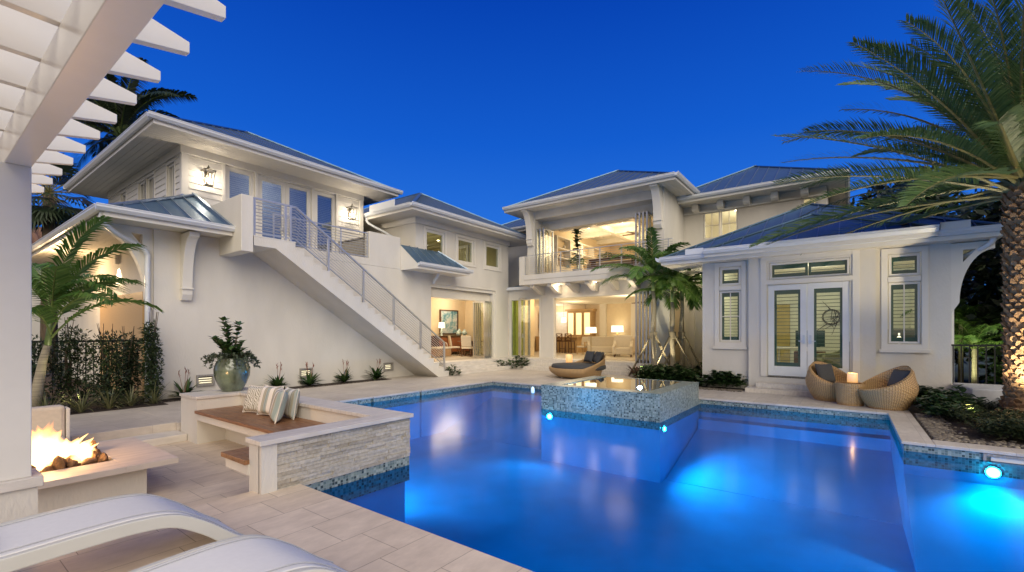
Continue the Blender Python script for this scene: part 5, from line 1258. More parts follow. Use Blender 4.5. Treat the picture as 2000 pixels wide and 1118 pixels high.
# pavilion interior
pc = armchair((16.3,.35,.44), R(200), "green grey armchair standing inside the pavilion doors", None, w=.8, hgt=.95, mt=simple("olive_grey_cloth",(.26,.27,.16),.9))
wt = thing("writing_desk", (16.6,1.4,.44), "white table standing inside the pavilion doors", "table")
m = MB(); m.box(16.2,17.2,.9,1.9,1.14,1.19); part("top", m, TRIM, wt)
for x,y in ((16.26,.96),(17.14,.96),(16.26,1.84),(17.14,1.84)): m = MB(); m.box(x-.03,x+.03,y-.03,y+.03,.44,1.14); part("leg", m, TRIM, wt)
m = MB(); 
for r_ in (.27,.24): m.tube([(19.55,.50+r_*math.cos(i*.39),2.2+r_*math.sin(i*.39)) for i in range(17)], .012, 6, cap=False)
q = random.Random(9)
for k in range(26):
    a = q.uniform(1.0,5.2); p0 = Vector((19.55,.50+.26*math.cos(a),2.2+.26*math.sin(a))); m.tube([p0, p0+Vector((0,q.uniform(-.1,.5),q.uniform(-.5,.4)))], [.012,.005], 5)
tag(part("twig_mirror", m, DARKM, loc=(19.55,.50,2.2)), "dark twig wreath hanging on the pavilion's back wall", "wreath")
m = MB(); m.box(19.5,19.59,1.75,2.35,.45,2.7); tag(part("doorway_panel", m, simple("yellow_lit_tint",(.46,.36,.12),.6), loc=(19.55,2.05,.45), bevel=.01), "ochre yellow inner door on the pavilion's back wall", "door")  # panel coloured yellow to imitate a lit doorway
m = MB(); m.box(17.6,17.7,.62,1.42,1.2,1.72); m.box(17.62,17.68,.95,1.09,1.05,1.2); m.box(17.5,17.8,.75,1.3,1.19,1.199); tag(part("desk_screen", m, simple("dark_teal_screen",(.02,.05,.05),.2), loc=(17.6,1,1.2)), "dark teal screen standing on the white table inside the pavilion", "screen")
m = MB(); m.box(17.4,17.95,.6,1.45,.45,1.04); tag(part("low_cabinet", m, DWOOD, loc=(17.6,1,.44), bevel=.01), "dark low cabinet beneath the teal screen in the pavilion", "cabinet")
m = MB(); m.box(17.2,18.2,-1.55,-1.0,.45,1.35); m.box(17.2,17.4,-1.55,-.2,.45,1.75); tag(part("bed_head", m, simple("slate_upholstery",(.09,.10,.10),.9), loc=(17.6,-1,.45), bevel=.05), "slate grey upholstered headboard behind the pavilion's right window", "headboard")
m = MB(); m.box(19.54,19.6,2.7,3.2,1.3,2.4); tag(part("framed_print", m, DARKM, loc=(19.57,2.95,1.3)), "dark framed print behind the pavilion's left window", "picture")
pl_ = thing("table_lamp", (15.6,-1.05,1.2), "white lamp glowing behind the pavilion's right shuttered window", "lamp")
m = MB(); m.lathe([(.12,0),(.05,.12),(.02,.16),(.02,.24)], (15.6,-1.05,1.40), 14); part("lamp_shade", m, SHADE, pl_)
m = MB(); m.lathe([(.001,-.05),(.05,-.05),(.02,.01),(.02,.2),(.001,.2)], (15.6,-1.05,1.25), 12); part("base", m, VS, pl_)
m = MB(); m.box(15.35,15.85,-1.4,-.7,.44,1.2); tag(part("bedside_cabinet", m, OAK, loc=(15.6,-1.05,.44), bevel=.01), "low oak cabinet under the window lamp inside the pavilion", "cabinet")
# ================================================================ PLANTS
def frond(mb, base, az, el, L, droop, nl, ll, w, up=.35, fwd=.55, rr=.012, s0=.16, fall=.25, rmi=0, lmi=1, rnd=random, twist=0, segs=10, lean=0):
    """one feather palm leaf: arching midrib with two rows of narrow leaflets"""
    pts = [Vector(base)]; d = 0; n = segs; azs = az
    for i in range(n):
        t = (i+.5)/n; e = el - droop*(t**1.35); azs = az + lean*t
        pts.append(pts[-1] + Vector((math.cos(azs)*math.cos(e), math.sin(azs)*math.cos(e), math.sin(e)))*L/n)
    mb.tube(pts, [rr*(1-.85*i/n) for i in range(n+1)], 4, mi=rmi)
    for k in range(nl):
        s = s0+(1-s0)*(k+rnd.uniform(-.3,.3))/nl; s = min(max(s,s0*.9),.995); x = s*n; i = min(int(x), n-1); f = x-i
        p = pts[i].lerp(pts[i+1], f); t = (pts[i+1]-pts[i]).normalized(); side = t.cross(Vector((0,0,1)))
        if side.length < .05: side = Vector((-math.sin(az),math.cos(az),0))
        side.normalize(); u = side.cross(t).normalized()
        if twist: side, u = side*math.cos(twist)+u*math.sin(twist), u*math.cos(twist)-side*math.sin(twist)
        sp = (s-s0)/(1-s0); lw_ = ll*(.35+.65*math.sin(math.pi*min(1,.12+sp*.80)))*(1 if sp < .85 else (1-(sp-.85)*2.6))
        for sg in (-1,1):
            L2 = lw_*rnd.uniform(.82,1.12); dr = (side*sg*(1-.25*sp) + t*(fwd+.5*sp) + u*(up*rnd.uniform(.5,1.4))).normalized()
            q1 = p + dr*L2*.5; q2 = p + dr*L2 - Vector((0,0,fall*L2)); b_ = dr.cross(u).normalized()*w*.5
            b_ = (b_*.85 + u*w*.2)
            mb.add([p-b_*.5, p+b_*.5, q1+b_, q1-b_, q2], [(0,1,2,3),(3,2,4)], lmi)
def leaf(mb, p, d, L, w, up, droop=.3, mi=0, n=4):
    """one broad leaf blade, folded slightly along its midrib"""
    p = Vector(p); d = Vector(d).normalized(); side = d.cross(Vector((0,0,1)))
    if side.length < .05: side = Vector((1,0,0))
    side.normalize(); P = []; c = p.copy(); dd = d.copy()
    for i in range(n+1):
        t = i/n; ww = w*.5*math.sin(math.pi*(.08+.90*t)**.8)
        if i == n: ww = .002
        nrm = side.cross(dd)
        P += [c - side*ww + nrm*ww*.25, c, c + side*ww + nrm*ww*.25]; c = c + dd*L/n; dd = (dd - Vector((0,0,droop/n))).normalized()
    F_ = []
    for i in range(n):
        for k in range(2): F_.append((i*3+k, i*3+k+1, (i+1)*3+k+1, (i+1)*3+k))
    mb.add(P, F_, mi)
def leafcloud(mb, c, rad, n, L, w, rnd, mi=0, shell=.55, flat=.0):
    c = Vector(c)
    for _ in range(n):
        while True:
            v = Vector((rnd.uniform(-1,1),rnd.uniform(-1,1),rnd.uniform(-1,1)))
            if v.length < 1 and v.length > rnd.random()*shell: break
        p = c + Vector((v.x*rad[0], v.y*rad[1], v.z*rad[2])); d = (v + Vector((rnd.uniform(-1,1),rnd.uniform(-1,1),rnd.uniform(-.8,.9)))).normalized()
        s = Vector((rnd.uniform(-1,1),rnd.uniform(-1,1),rnd.uniform(-.4,.4))); s = (s - d*s.dot(d)).normalized(); l = L*rnd.uniform(.6,1.3); ww = w*rnd.uniform(.7,1.2)
        mb.add([p, p+d*l*.5+s*ww*.5, p+d*l, p+d*l*.5-s*ww*.5], [(0,1,2,3)], mi)
PALMG = leafmat("date_palm_leaf", (.050,.105,.030), (.085,.155,.045), (.14,.20,.06), trans=.2)
PALML = leafmat("young_palm_leaf", (.05,.12,.025), (.09,.19,.035), (.16,.26,.06), trans=.35)
PALMD = leafmat("dark_palm_leaf", (.015,.03,.012), (.03,.05,.02), (.05,.065,.03), trans=.1)
RIB = simple("palm_midrib", (.22,.20,.08), .5, var=.2); RIBG = simple("green_midrib", (.14,.19,.05), .5, var=.2)
BOOT = islandmat("palm_trunk_boots", [(.22,.12,.055),(.28,.165,.08),(.16,.09,.045),(.32,.20,.10)], .85, .6, 40)
RINGT = simple("ringed_palm_trunk", (.30,.26,.18), .7, var=.35, scale=3, stretch=(.4,.4,14), bump=.3, bscale=20)
GREENT = simple("green_crownshaft", (.10,.15,.05), .45, var=.25, scale=3, stretch=(1,1,4))
HEDGE = leafmat("hedge_leaf", (.012,.028,.010), (.03,.055,.018), (.05,.075,.025), trans=.1)
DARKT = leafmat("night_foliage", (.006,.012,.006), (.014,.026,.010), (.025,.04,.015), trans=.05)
BARK = simple("grey_brown_bark", (.12,.09,.06), .85, var=.4, scale=8, stretch=(1,1,.2), bump=.5, bscale=25)
# ---- date palm at the right
DX, DY = 12.57, -2.65
dp = thing("date_palm", (DX,DY,0), "big date palm with a thick scaly trunk at the edge of the pool garden", "palm tree")
m = MB(); m.tube([(DX,DY,-.1),(DX,DY,.15),(DX,DY,.6),(DX+.02,DY,2),(DX+.05,DY,3.6),(DX+.05,DY,4.45)], [.34,.32,.255,.235,.24,.20], 20)
q = random.Random(2); rows = 48
for i in range(rows):
    z = .12+i*.088; r0 = .245 if z > .6 else .245+.09*(.6-z)/.6
    for k in range(13):
        a = 2*math.pi*(k+.5*(i%2))/13+q.uniform(-.04,.04); c_, s_ = math.cos(a), math.sin(a); wv = .066; p = Vector((DX+.05*z/4,DY,z)); o_ = Vector((c_,s_,0)); t_ = Vector((-s_,c_,0))
        out = q.uniform(.025,.085); zt = .095*q.uniform(.6,1.35); wv = .066*q.uniform(.75,1.1)
        if q.random() < .06: continue
        A = [p+o_*r0*.97-t_*wv*.7+Vector((0,0,-.06)), p+o_*r0*.97+t_*wv*.7+Vector((0,0,-.06)), p+o_*(r0+out)+t_*wv*.45+Vector((0,0,zt*.55)), p+o_*(r0+out)-t_*wv*.45+Vector((0,0,zt*.55)), p+o_*r0*.9+Vector((0,0,zt)), p+o_*(r0+out*.55)-t_*wv+Vector((0,0,-.005)), p+o_*(r0+out*.55)+t_*wv+Vector((0,0,-.005))]
        m.add(A, [(0,1,6,5),(5,6,2,3),(3,2,4),(0,5,3,4),(1,4,2,6)])
part("trunk", m, BOOT, dp)
m = MB(); q = random.Random(21); CB = Vector((DX+.05,DY,4.38))
# fronds: azimuth in degrees, elevation, length; many towards the camera's left (+v)
for i in range(82):
    lay = i/82; az = i*2.39996; el = R(86)-lay**1.05*R(96)+R(q.uniform(-5,5)); L = 4.35*q.uniform(.88,1.08)*(1-.12*max(0,.15-lay)/.15)
    frond(m, CB+Vector((math.cos(az)*.12,math.sin(az)*.12,q.uniform(-.12,.18))), az, el, L, R(50)+R(q.uniform(-12,12))-lay*R(30), 92, .52, .034, up=.42, fwd=.75, rr=.034, s0=.14, fall=.12, rnd=q, segs=11, twist=q.uniform(-.5,.5), lean=q.uniform(-.2,.2))
part("crown", m, [RIB, PALMG], dp)
# ---- three young palms by the terrace
def young_palm(x, y, h, seed, label, nf=12, L=1.75):
    t = thing("young_palm", (x,y,0), label, "palm tree", "three braced palms in the terrace bed"); q = random.Random(seed)
    m = MB(); pts = [(x+.04*math.sin(k*.9+seed),y+.03*math.cos(k*1.1),h*k/10) for k in range(11)]; m.tube(pts, [.10-.035*k/10 for k in range(11)], 12); part("trunk", m, RINGT, t, smooth=True)
    m = MB(); m.tube([pts[-1],(x,y,h+.25),(x,y,h+.55)], [.07,.075,.035], 10); part("crownshaft", m, GREENT, t, smooth=True)
    m = MB()
    for i in range(nf):
        az = i*2.39996+seed; lay = i/nf; el = R(82)-lay*R(70)+R(q.uniform(-8,8))
        frond(m, (x,y,h+.5-.2*lay), az, el, L*q.uniform(.85,1.12), R(78)+R(q.uniform(-20,20)), 38, .52, .055, up=.15, fwd=.7, rr=.018, s0=.2, fall=.35, rnd=q, segs=9)
    part("crown", m, [RIBG, PALML], t)
    BR_ = simple("raw_timber_brace", (.20,.17,.11), .8, var=.25, scale=6)
    for k in range(3):
        a = .5+seed+k*2.094; m = MB(); m.beam((x+.09*math.cos(a),y+.09*math.sin(a),1.55),(x+.95*math.cos(a),y+.95*math.sin(a),.02),.085,.04); part("brace", m, BR_, t)
    m = MB(); m.lathe([(.125,1.42),(.13,1.44),(.13,1.66),(.125,1.68),(.09,1.68),(.09,1.42)], (x,y,0), 12); part("brace_collar", m, BR_, t)
young_palm(16.35,5.72,3.15,1, "braced young palm nearest the terrace opening, tallest of the three", 19, 2.15)
young_palm(16.75,5.16,2.75,2, "middle braced young palm of the three in the terrace bed", 16, 1.7)
young_palm(17.35,5.0,2.85,4, "braced young palm closest to the pavilion wall", 16, 1.65)
# ---- left palm by the garden fence
lp = thing("garden_palm", (1.6,12.85,0), "arching palm with a green ringed trunk in the bed by the pergola post", "palm tree"); q = random.Random(8)
pts = [(1.58,12.85,0),(1.64,12.80,.6),(1.70,12.75,1.1),(1.76,12.72,1.4)]
m = MB(); m.tube(pts, [.10,.085,.065,.055], 12); part("trunk", m, RINGT, lp, smooth=True)
m = MB(); m.tube([pts[-1],(1.79,12.7,1.7),(1.82,12.68,2.0)], [.055,.05,.03], 10); part("crownshaft", m, GREENT, lp, smooth=True)
m = MB()
for az,el,L,dr in ((-58,62,2.2,80),(-40,76,2.3,70),(-72,40,2.0,68),(-95,66,2.0,75),(-20,58,2.0,90),(100,70,2.0,80),(160,50,1.8,90),(-140,60,1.9,80),(40,66,2.0,90),(-50,86,2.3,55),(-115,45,1.7,80),(-65,52,1.9,95)):
    frond(m, (1.81,12.68,1.85+q.uniform(-.3,.2)), R(az), R(el), L, R(dr), 36, .55, .045, up=.15, fwd=.65, rr=.02, s0=.18, fall=.3, rnd=q, segs=10)
part("crown", m, [RIBG, PALML], lp)
# ---- tall palm behind the guest wing, fan palm, neighbour roof
rp = thing("royal_palm", (7,30.9,0), "tall royal palm rising behind the guest wing roof", "palm tree"); q = random.Random(12)
m = MB(); m.tube([(7,30.9,0),(7,30.9,9.6)], [.38,.27], 14); part("trunk", m, RINGT, rp, smooth=True)
m = MB(); m.tube([(7,30.9,9.6),(7,30.9,10.6),(7,30.9,12.6)], [.28,.30,.12], 12); part("crownshaft", m, GREENT, rp, smooth=True)
m = MB()
for i in range(28):
    az = i*2.39996; lay = i/28; frond(m, (7+.1*math.cos(az),30.9+.1*math.sin(az),12.5-.6*lay), az, R(82)-lay*R(80), 3.9*q.uniform(.9,1.1), R(75), 90, .85, .06, up=.3, fwd=.5, rr=.05, s0=.12, fall=.5, rnd=q, twist=q.uniform(-.6,.6))
part("crown", m, [RIBG, PALMD], rp)
fp = thing("fan_palm", (3.9,27.8,0), "shaggy fan palm standing behind the skirt roof at the left", "palm tree"); q = random.Random(14)
m = MB(); m.tube([(3.9,27.8,0),(3.9,27.8,7.6)], [.3,.2], 12); part("trunk", m, BARK, fp, smooth=True)
m = MB()
for i in range(60):
    az = i*2.39996; el = R(80)-i/60*R(155); b0 = Vector((3.9,27.8,7.7)); dd = Vector((math.cos(az)*math.cos(el),math.sin(az)*math.cos(el),math.sin(el))); hub = b0+dd*q.uniform(.8,1.2); m.tube([b0,hub],[.02,.012],4,mi=0)
    s_ = dd.cross(Vector((0,0,1))); s_ = s_.normalized() if s_.length > .05 else Vector((1,0,0))
    for k in range(13):
        a = R(-75+k*12.5); d2 = dd*math.cos(a)+s_*math.sin(a); L = .85*q.uniform(.85,1.1); w_ = .045; b_ = (s_*math.cos(a)-dd*math.sin(a))*w_; e2 = hub+d2*L-Vector((0,0,.18)); mid = hub+d2*L*.55
        m.add([hub, mid+b_, e2, mid-b_], [(0,1,2,3)], 1)
part("crown", m, [RIB, PALMD], fp)
nb = thing("neighbour_house", (2,38,0), "neighbouring house with a brown barrel tile roof glimpsed behind the fan palm", "building")
m = MB(); m.box(-9,9,34.5,46,0,5.6); part("wall", m, STUCCO, nb)
TILE = simple("brown_roof_tile", (.20,.11,.07), .8, var=.35, scale=10, bump=.6, bscale=20)
m = MB(); A3,B3 = (-2,40.2,9.0),(2,40.2,9.0); c=[(-9.8,33.7,5.5),(9.8,33.7,5.5),(9.8,46.8,5.5),(-9.8,46.8,5.5)]
m.add(c+[A3,B3], [(0,1,5,4),(1,2,5),(2,3,4,5),(3,0,4),(3,2,1,0)]); rf_ = part("roof", m, TILE, nb)
m = MB()
for i in range(60):
    x = -9.6+i*.33; f = min(1,max(0,(x+9.8)/7.8 if x < -2 else ((9.8-x)/7.8 if x > 2 else 1))); 
    if f > .03: m.tube([(x,33.7,5.53),(x,33.7+6.5*f,5.53+3.5*f)], .09, 6)
part("barrel_tile", m, TILE, rf_)
# ---- screening shrubs and fence at the left
for i,(x,y,h,r_,lb) in enumerate(((2.75,13.25,1.95,.42,"tall dark screening shrub right behind the arching palm's trunk"),(2.3,14.0,2.1,.45,"dark screening shrub at the left, partly behind the pergola post"),(3.30,13.9,1.9,.30,"narrow feathery shrub with light showing through it"),(3.52,13.1,2.25,.24,"slim tall shrub against the white downpipe"),(1.5,13.6,1.8,.5,"broad dark shrub hidden behind the pergola post"))):
    t = thing("screen_shrub", (x,y,0), lb, "shrub", "screening shrubs along the garden fence"); q = random.Random(30+i)
    m = MB(); 
    for k in range(4): m.tube([(x,y,0),(x+q.uniform(-.1,.1),y+q.uniform(-.1,.1),h*.5),(x+q.uniform(-.15,.15),y+q.uniform(-.15,.15),h*.95)],[.025,.015,.005],5)
    part("stem", m, BARK, t)
    m = MB()
    for k in range(36):
        zz = h*(.08+.9*k/46); rr = r_*(1-.55*(zz/h)**2)*q.uniform(.5,1.05); a = q.uniform(0,6.28); leafcloud(m, (x+rr*.6*math.cos(a),y+rr*.6*math.sin(a),zz), (r_*.42,r_*.42,.2), 75, .10, .030, q)
    part("foliage", m, HEDGE, t)
fc = thing("garden_fence", (2.5,14.5,0), "black iron picket fence behind the screening shrubs at the left", "fence")
for k in range(24): m = MB(); m.box(.4+k*.14,.4+k*.14+.02,14.5,14.52,0,1.45); part("picket", m, DARKM, fc)
m = MB(); m.box(.3,3.9,14.49,14.53,1.42,1.47); part("rail", m, DARKM, fc); m = MB(); m.box(.3,3.9,14.49,14.53,.12,.16); part("rail", m, DARKM, fc)
# ---- grass tufts along the left bed, shrubs under the stair wall
VAR = leafmat("variegated_blade", (.10,.12,.05), (.22,.22,.10), (.34,.32,.17), trans=.2)
def tuft(x,y,n,L,seed,label,group,name="variegated_grass",cat="grass clump",mt=None,w=.022):
    q = random.Random(seed); m = MB()
    for k in range(n):
        a = q.uniform(0,6.28); e = q.uniform(.5,1.4); leaf(m,(x+.03*math.cos(a),y+.03*math.sin(a),0.0),(math.cos(a)*math.cos(e),math.sin(a)*math.cos(e),math.sin(e)),L*q.uniform(.7,1.15),w,0,q.uniform(.5,1.3),0,5)
    o = part(name,m,mt or VAR,loc=(x,y,0)); tag(o,label,cat,group); return o
for i,(px_,py_,lb) in enumerate(((1.75,12.65,"variegated grass clump by the palm trunk, partly behind the sofa back"),(2.25,12.72,"variegated grass clump second from the palm trunk"),(2.72,12.82,"large variegated grass clump in the middle of the left bed"),(3.12,12.92,"variegated grass clump between the middle clump and the downpipe"),(3.52,12.92,"variegated grass clump under the downpipe"))):
    tuft(px_,py_,46,.55,50+i,lb,"variegated grasses along the left bed")
BROM = leafmat("glossy_strap_leaf", (.02,.05,.015), (.04,.085,.022), (.06,.11,.03), rough=.25, trans=.15)
FLOW = simple("red_brown_flower", (.22,.06,.03), .6, var=.3)
for i,(x,lb) in enumerate(((4.24,"strap leaved plant left of the glazed pot, by the first wall vent"),(6.55,"strap leaved plant between the pot and the middle wall vent"),(7.50,"strap leaved plant in front of the middle wall vent"),(8.71,"strap leaved plant between the two right wall vents"),(9.96,"strap leaved plant beside the last wall vent under the stair"))):
    q = random.Random(70+i); y = 13.28; t = thing("strap_leaf_plant", (x,y,0), lb, "plant", "strap leaved plants along the stair wall")
    m = MB()
    for k in range(38):
        a = q.uniform(0,6.28); e = q.uniform(.35,1.3); leaf(m,(x,y,.02),(math.cos(a)*math.cos(e),math.sin(a)*math.cos(e),math.sin(e)),q.uniform(.36,.58),.10,0,q.uniform(.5,1.1),0,5)
    part("leaves", m, BROM, t)
    m = MB()
    for k in range(3):
        a = q.uniform(0,6.28); tp_ = Vector((x+.12*math.cos(a),y+.12*math.sin(a),.62+q.uniform(0,.12))); m.tube([(x,y,.05),tp_],[.006,.004],5)
        for s_ in range(7): leaf(m,tp_-Vector((0,0,.02*s_)),(q.uniform(-1,1),q.uniform(-1,1),1.4),.09,.018,0,.1,0,2)
    part("flower_spike", m, FLOW, t)
# ---- plant in the glazed pot
pp = thing("potted_shrub", (3.76,9.36,1.11), "glossy round leaved shrub growing in the sea green pot", "plant"); q = random.Random(17)
CL = leafmat("round_glossy_leaf", (.035,.075,.024), (.06,.12,.035), (.09,.16,.05), rough=.25, trans=.15)
ms = MB(); ml = MB()
for k in range(13):
    a = q.uniform(0,6.28); tall = k < 5; h = q.uniform(.55,.82) if tall else q.uniform(.22,.45); sp = q.uniform(.05,.17) if tall else q.uniform(.12,.30)
    P_ = smooth_path([(3.76,9.36,1.08),(3.76+sp*.5*math.cos(a),9.36+sp*.5*math.sin(a),1.10+h*.5),(3.76+sp*math.cos(a),9.36+sp*math.sin(a),1.10+h)],5); ms.tube(P_,[.010]*6+[.006]*(len(P_)-6),5)
    for i in range(2,len(P_)):
        for sd in range(3):
            b2 = q.uniform(0,6.28); leaf(ml,P_[i],(math.cos(b2),math.sin(b2),q.uniform(.2,1.0)),q.uniform(.10,.15),.085,0,.2,0,4)
part("stem", ms, BARK, pp); part("leaves", ml, CL, pp)
tv = MB(); IVY = leafmat("trailing_ivy_leaf", (.05,.075,.04), (.09,.12,.07), (.14,.16,.10), trans=.2)
for k in range(46):
    a = q.uniform(0,6.28); P_ = smooth_path([(3.76+.15*math.cos(a),9.36+.15*math.sin(a),1.14),(3.76+.30*math.cos(a),9.36+.30*math.sin(a),1.22+q.uniform(-.04,.06)),(3.76+q.uniform(.36,.5)*math.cos(a),9.36+q.uniform(.36,.5)*math.sin(a),1.10+q.uniform(-.12,.1))],4); tv.tube(P_,.004,4)
    for p in P_[1:]:
        for _ in range(3): leaf(tv,p,(q.uniform(-1,1),q.uniform(-1,1),q.uniform(-.5,.8)),.055,.045,0,.3,0,2)
tag(part("trailing_ivy", tv, IVY, loc=(3.76,9.36,1.12)), "fine trailing ivy spilling over the rim of the sea green pot", "plant")
# ---- low plants near the terrace steps and garden beds
BUSH = leafmat("broad_dark_leaf", (.016,.038,.012), (.03,.065,.02), (.055,.095,.03), rough=.3, trans=.15)
def bush(x,y,r_,h,n,seed,label,group,L=.16,w=.12,name="low_shrub",mt=None,z=0.0):
    q = random.Random(seed); m = MB()
    for k in range(n):
        a = q.uniform(0,6.28); d_ = r_*math.sqrt(q.random()); zz = z+h*q.uniform(.15,1)*(1-.5*(d_/r_)**2); b2 = q.uniform(0,6.28)
        leaf(m,(x+d_*math.cos(a),y+d_*math.sin(a),zz),(math.cos(b2),math.sin(b2),q.uniform(-.1,.9)),L*q.uniform(.7,1.2),w*q.uniform(.8,1.2),0,.5,0,3)
    for k in range(6):
        a = q.uniform(0,6.28); m.tube([(x,y,z),(x+r_*.5*math.cos(a),y+r_*.5*math.sin(a),z+h*.7)],[.012,.005],4)
    o = part(name,m,mt or BUSH,loc=(x,y,z)); tag(o,label,"shrub",group); return o
bush(12.75,12.3,.30,.42,90,101,"small leafy shrub at the foot of the outdoor stair","shrubs by the terrace steps",.2,.06)
bush(16.3,12.85,.42,.40,150,102,"low dark shrub left of its taller neighbour by the terrace pillar","shrubs by the terrace steps",.16,.10)
bush(16.9,12.1,.48,.58,200,103,"taller dark shrub in front of the green glazed door","shrubs by the terrace steps",.16,.12)
for i,(x,y,c_,lb) in enumerate(((15.2,5.75,(.10,.03,.03),"dark red rosette plant nearest the daybed under the braces"),(16.2,6.3,(.09,.035,.03),"dark red rosette plant between the palms and the folded doors"))):
    q = random.Random(120+i); m = MB(); RM = leafmat("burgundy_rosette_leaf",c_,(.05,.05,.02),(.14,.05,.04),rough=.3)
    for k in range(40):
        a = q.uniform(0,6.28); e = q.uniform(.15,1.2); leaf(m,(x,y,.05),(math.cos(a)*math.cos(e),math.sin(a)*math.cos(e),math.sin(e)),q.uniform(.4,.62),.085,0,.5,0,4)
    tag(part("rosette_plant",m,RM,loc=(x,y,0)),lb,"plant","burgundy rosettes in the terrace bed")
def groundcover(name, area, n, seed, L, w, h, label, mt, clip=None):
    q = random.Random(seed); m = MB(); x0,x1,y0,y1 = area
    cs = [(q.uniform(x0,x1),q.uniform(y0,y1)) for _ in range(max(6,int((x1-x0)*(y1-y0)*2.2)))]
    k = 0
    while k < n:
        cx,cy = q.choice(cs); x = cx+q.gauss(0,.22); y = cy+q.gauss(0,.22)
        if not(x0<=x<=x1 and y0<=y<=y1): continue
        if clip and not clip(x,y): continue
        d_ = math.hypot(x-cx,y-cy); zz = h*max(.15,1-d_*1.2)*q.uniform(.3,1.05); b2 = q.uniform(0,6.28); leaf(m,(x,y,zz),(math.cos(b2),math.sin(b2),q.uniform(-.1,.8)),L*q.uniform(.6,1.25),w*q.uniform(.7,1.2),0,.5,0,3); k += 1
    o = part(name,m,mt,loc=((x0+x1)/2,(y0+y1)/2,0)); return tag(o,label,"ground cover",None,"stuff")
groundcover("ground_cover",(14.2,17.8,2.45,5.85),5200,200,.17,.14,.52,"dark broad leaved ground cover around the braced palms",BUSH,lambda x,y: not (x > 14.72 and y < 3.66))
groundcover("ground_cover",(13.8,14.6,-1.95,-1.0),650,202,.16,.12,.40,"leafy ground cover against the pavilion wall beside the wicker chair",BUSH)
FERN = leafmat("fine_garden_foliage", (.02,.032,.012), (.04,.055,.02), (.07,.08,.035), trans=.15)
groundcover("ground_cover",(9.85,14.2,-4.6,-1.35),13000,203,.085,.034,.34,"fine low garden plants under the date palm",FERN,lambda x,y: y < -1.42-.10*max(0,(12.2-x)))
groundcover("ground_cover",(11.6,13.4,-1.9,-1.25),700,204,.14,.10,.34,"broad leaved garden plants behind the path lamp",BUSH)
for i,(x,y,r_,h,L_,lb) in enumerate(((12.45,-1.45,.36,.46,.15,"rounded green shrub beside the bright garden spotlight"),(11.15,-2.2,.34,.36,.11,"small pale green shrub in the middle of the palm bed"),(12.95,-1.75,.42,.55,.18,"broad leaved shrub between the wicker chair and the low block"),(10.45,-2.35,.36,.34,.10,"low shrub nearest the skimmer in the palm bed"),(10.9,-3.3,.45,.45,.13,"fine leaved shrub at the right edge of the palm bed, nearest the pool wall"))):
    bush(x,y,r_,h,190,210+i,lb,"shrubs in the palm bed",L_,L_*.6,mt=(BUSH if i%2==0 else FERN))
# pebbles along the coping
PEB = islandmat("river_pebble", [(.20,.165,.12),(.13,.105,.08),(.28,.24,.18),(.09,.075,.06),(.22,.19,.15)], .6, .2, 30)
q = random.Random(77); m = MB()
def pebble(x,y,z,r_):
    m.ball((x,y,z),r_,7,4,(q.uniform(.8,1.4),q.uniform(.8,1.3),.55))
for k in range(1500):
    if q.random() < .62: x = q.uniform(9.55,12.3); y = -1.05-abs(q.gauss(0,.16))-.02
    else: y = q.uniform(-4.5,-1.1); x = 9.53+abs(q.gauss(0,.2))
    pebble(x,y,.0,q.uniform(.015,.04))
for k in range(350): pebble(q.uniform(13.9,14.35),q.uniform(2.4,3.9),.012,q.uniform(.012,.03))
for k in range(160): pebble(q.uniform(2.0,10),12.97+q.uniform(-.03,.06),.012,q.uniform(.008,.02))
o = part("pebbles", m, PEB, loc=(10,-1.3,0), smooth=True); tag(o, "mixed river pebbles edging the planting beds", "pebbles", None, "stuff")
# low block wall and fence at the far right
m = MB(); m.prism([(13.35,-2.05),(14.75,-1.95),(14.75,-2.75),(13.55,-3.0)], 'z', -.2, .48); o = part("rendered_block", m, simple("pale_render",(.50,.50,.50),.8,var=.08,bump=.2), loc=(14,-2.4,0), bevel=.03); tag(o, "low pale rendered block standing beside the date palm trunk", "garden wall")
m = MB(); m.box(14.75,15.3,-3.2,-1.93,-.2,.42); o = part("garden_wall", m, STUCCO, loc=(15,-2.5,0), bevel=.02); tag(o, "low white garden wall carrying the black fence beside the pavilion", "garden wall")
f2 = thing("garden_fence", (15.1,-2.6,.42), "black iron fence on the low wall right of the pavilion", "fence")
for k in range(12): m = MB(); m.box(15.1,15.13,-2.02-k*.14,-2.0-k*.14,.42,1.35); part("picket", m, DARKM, f2)
m = MB(); m.box(15.09,15.14,-3.7,-1.94,1.33,1.37); part("rail", m, DARKM, f2)
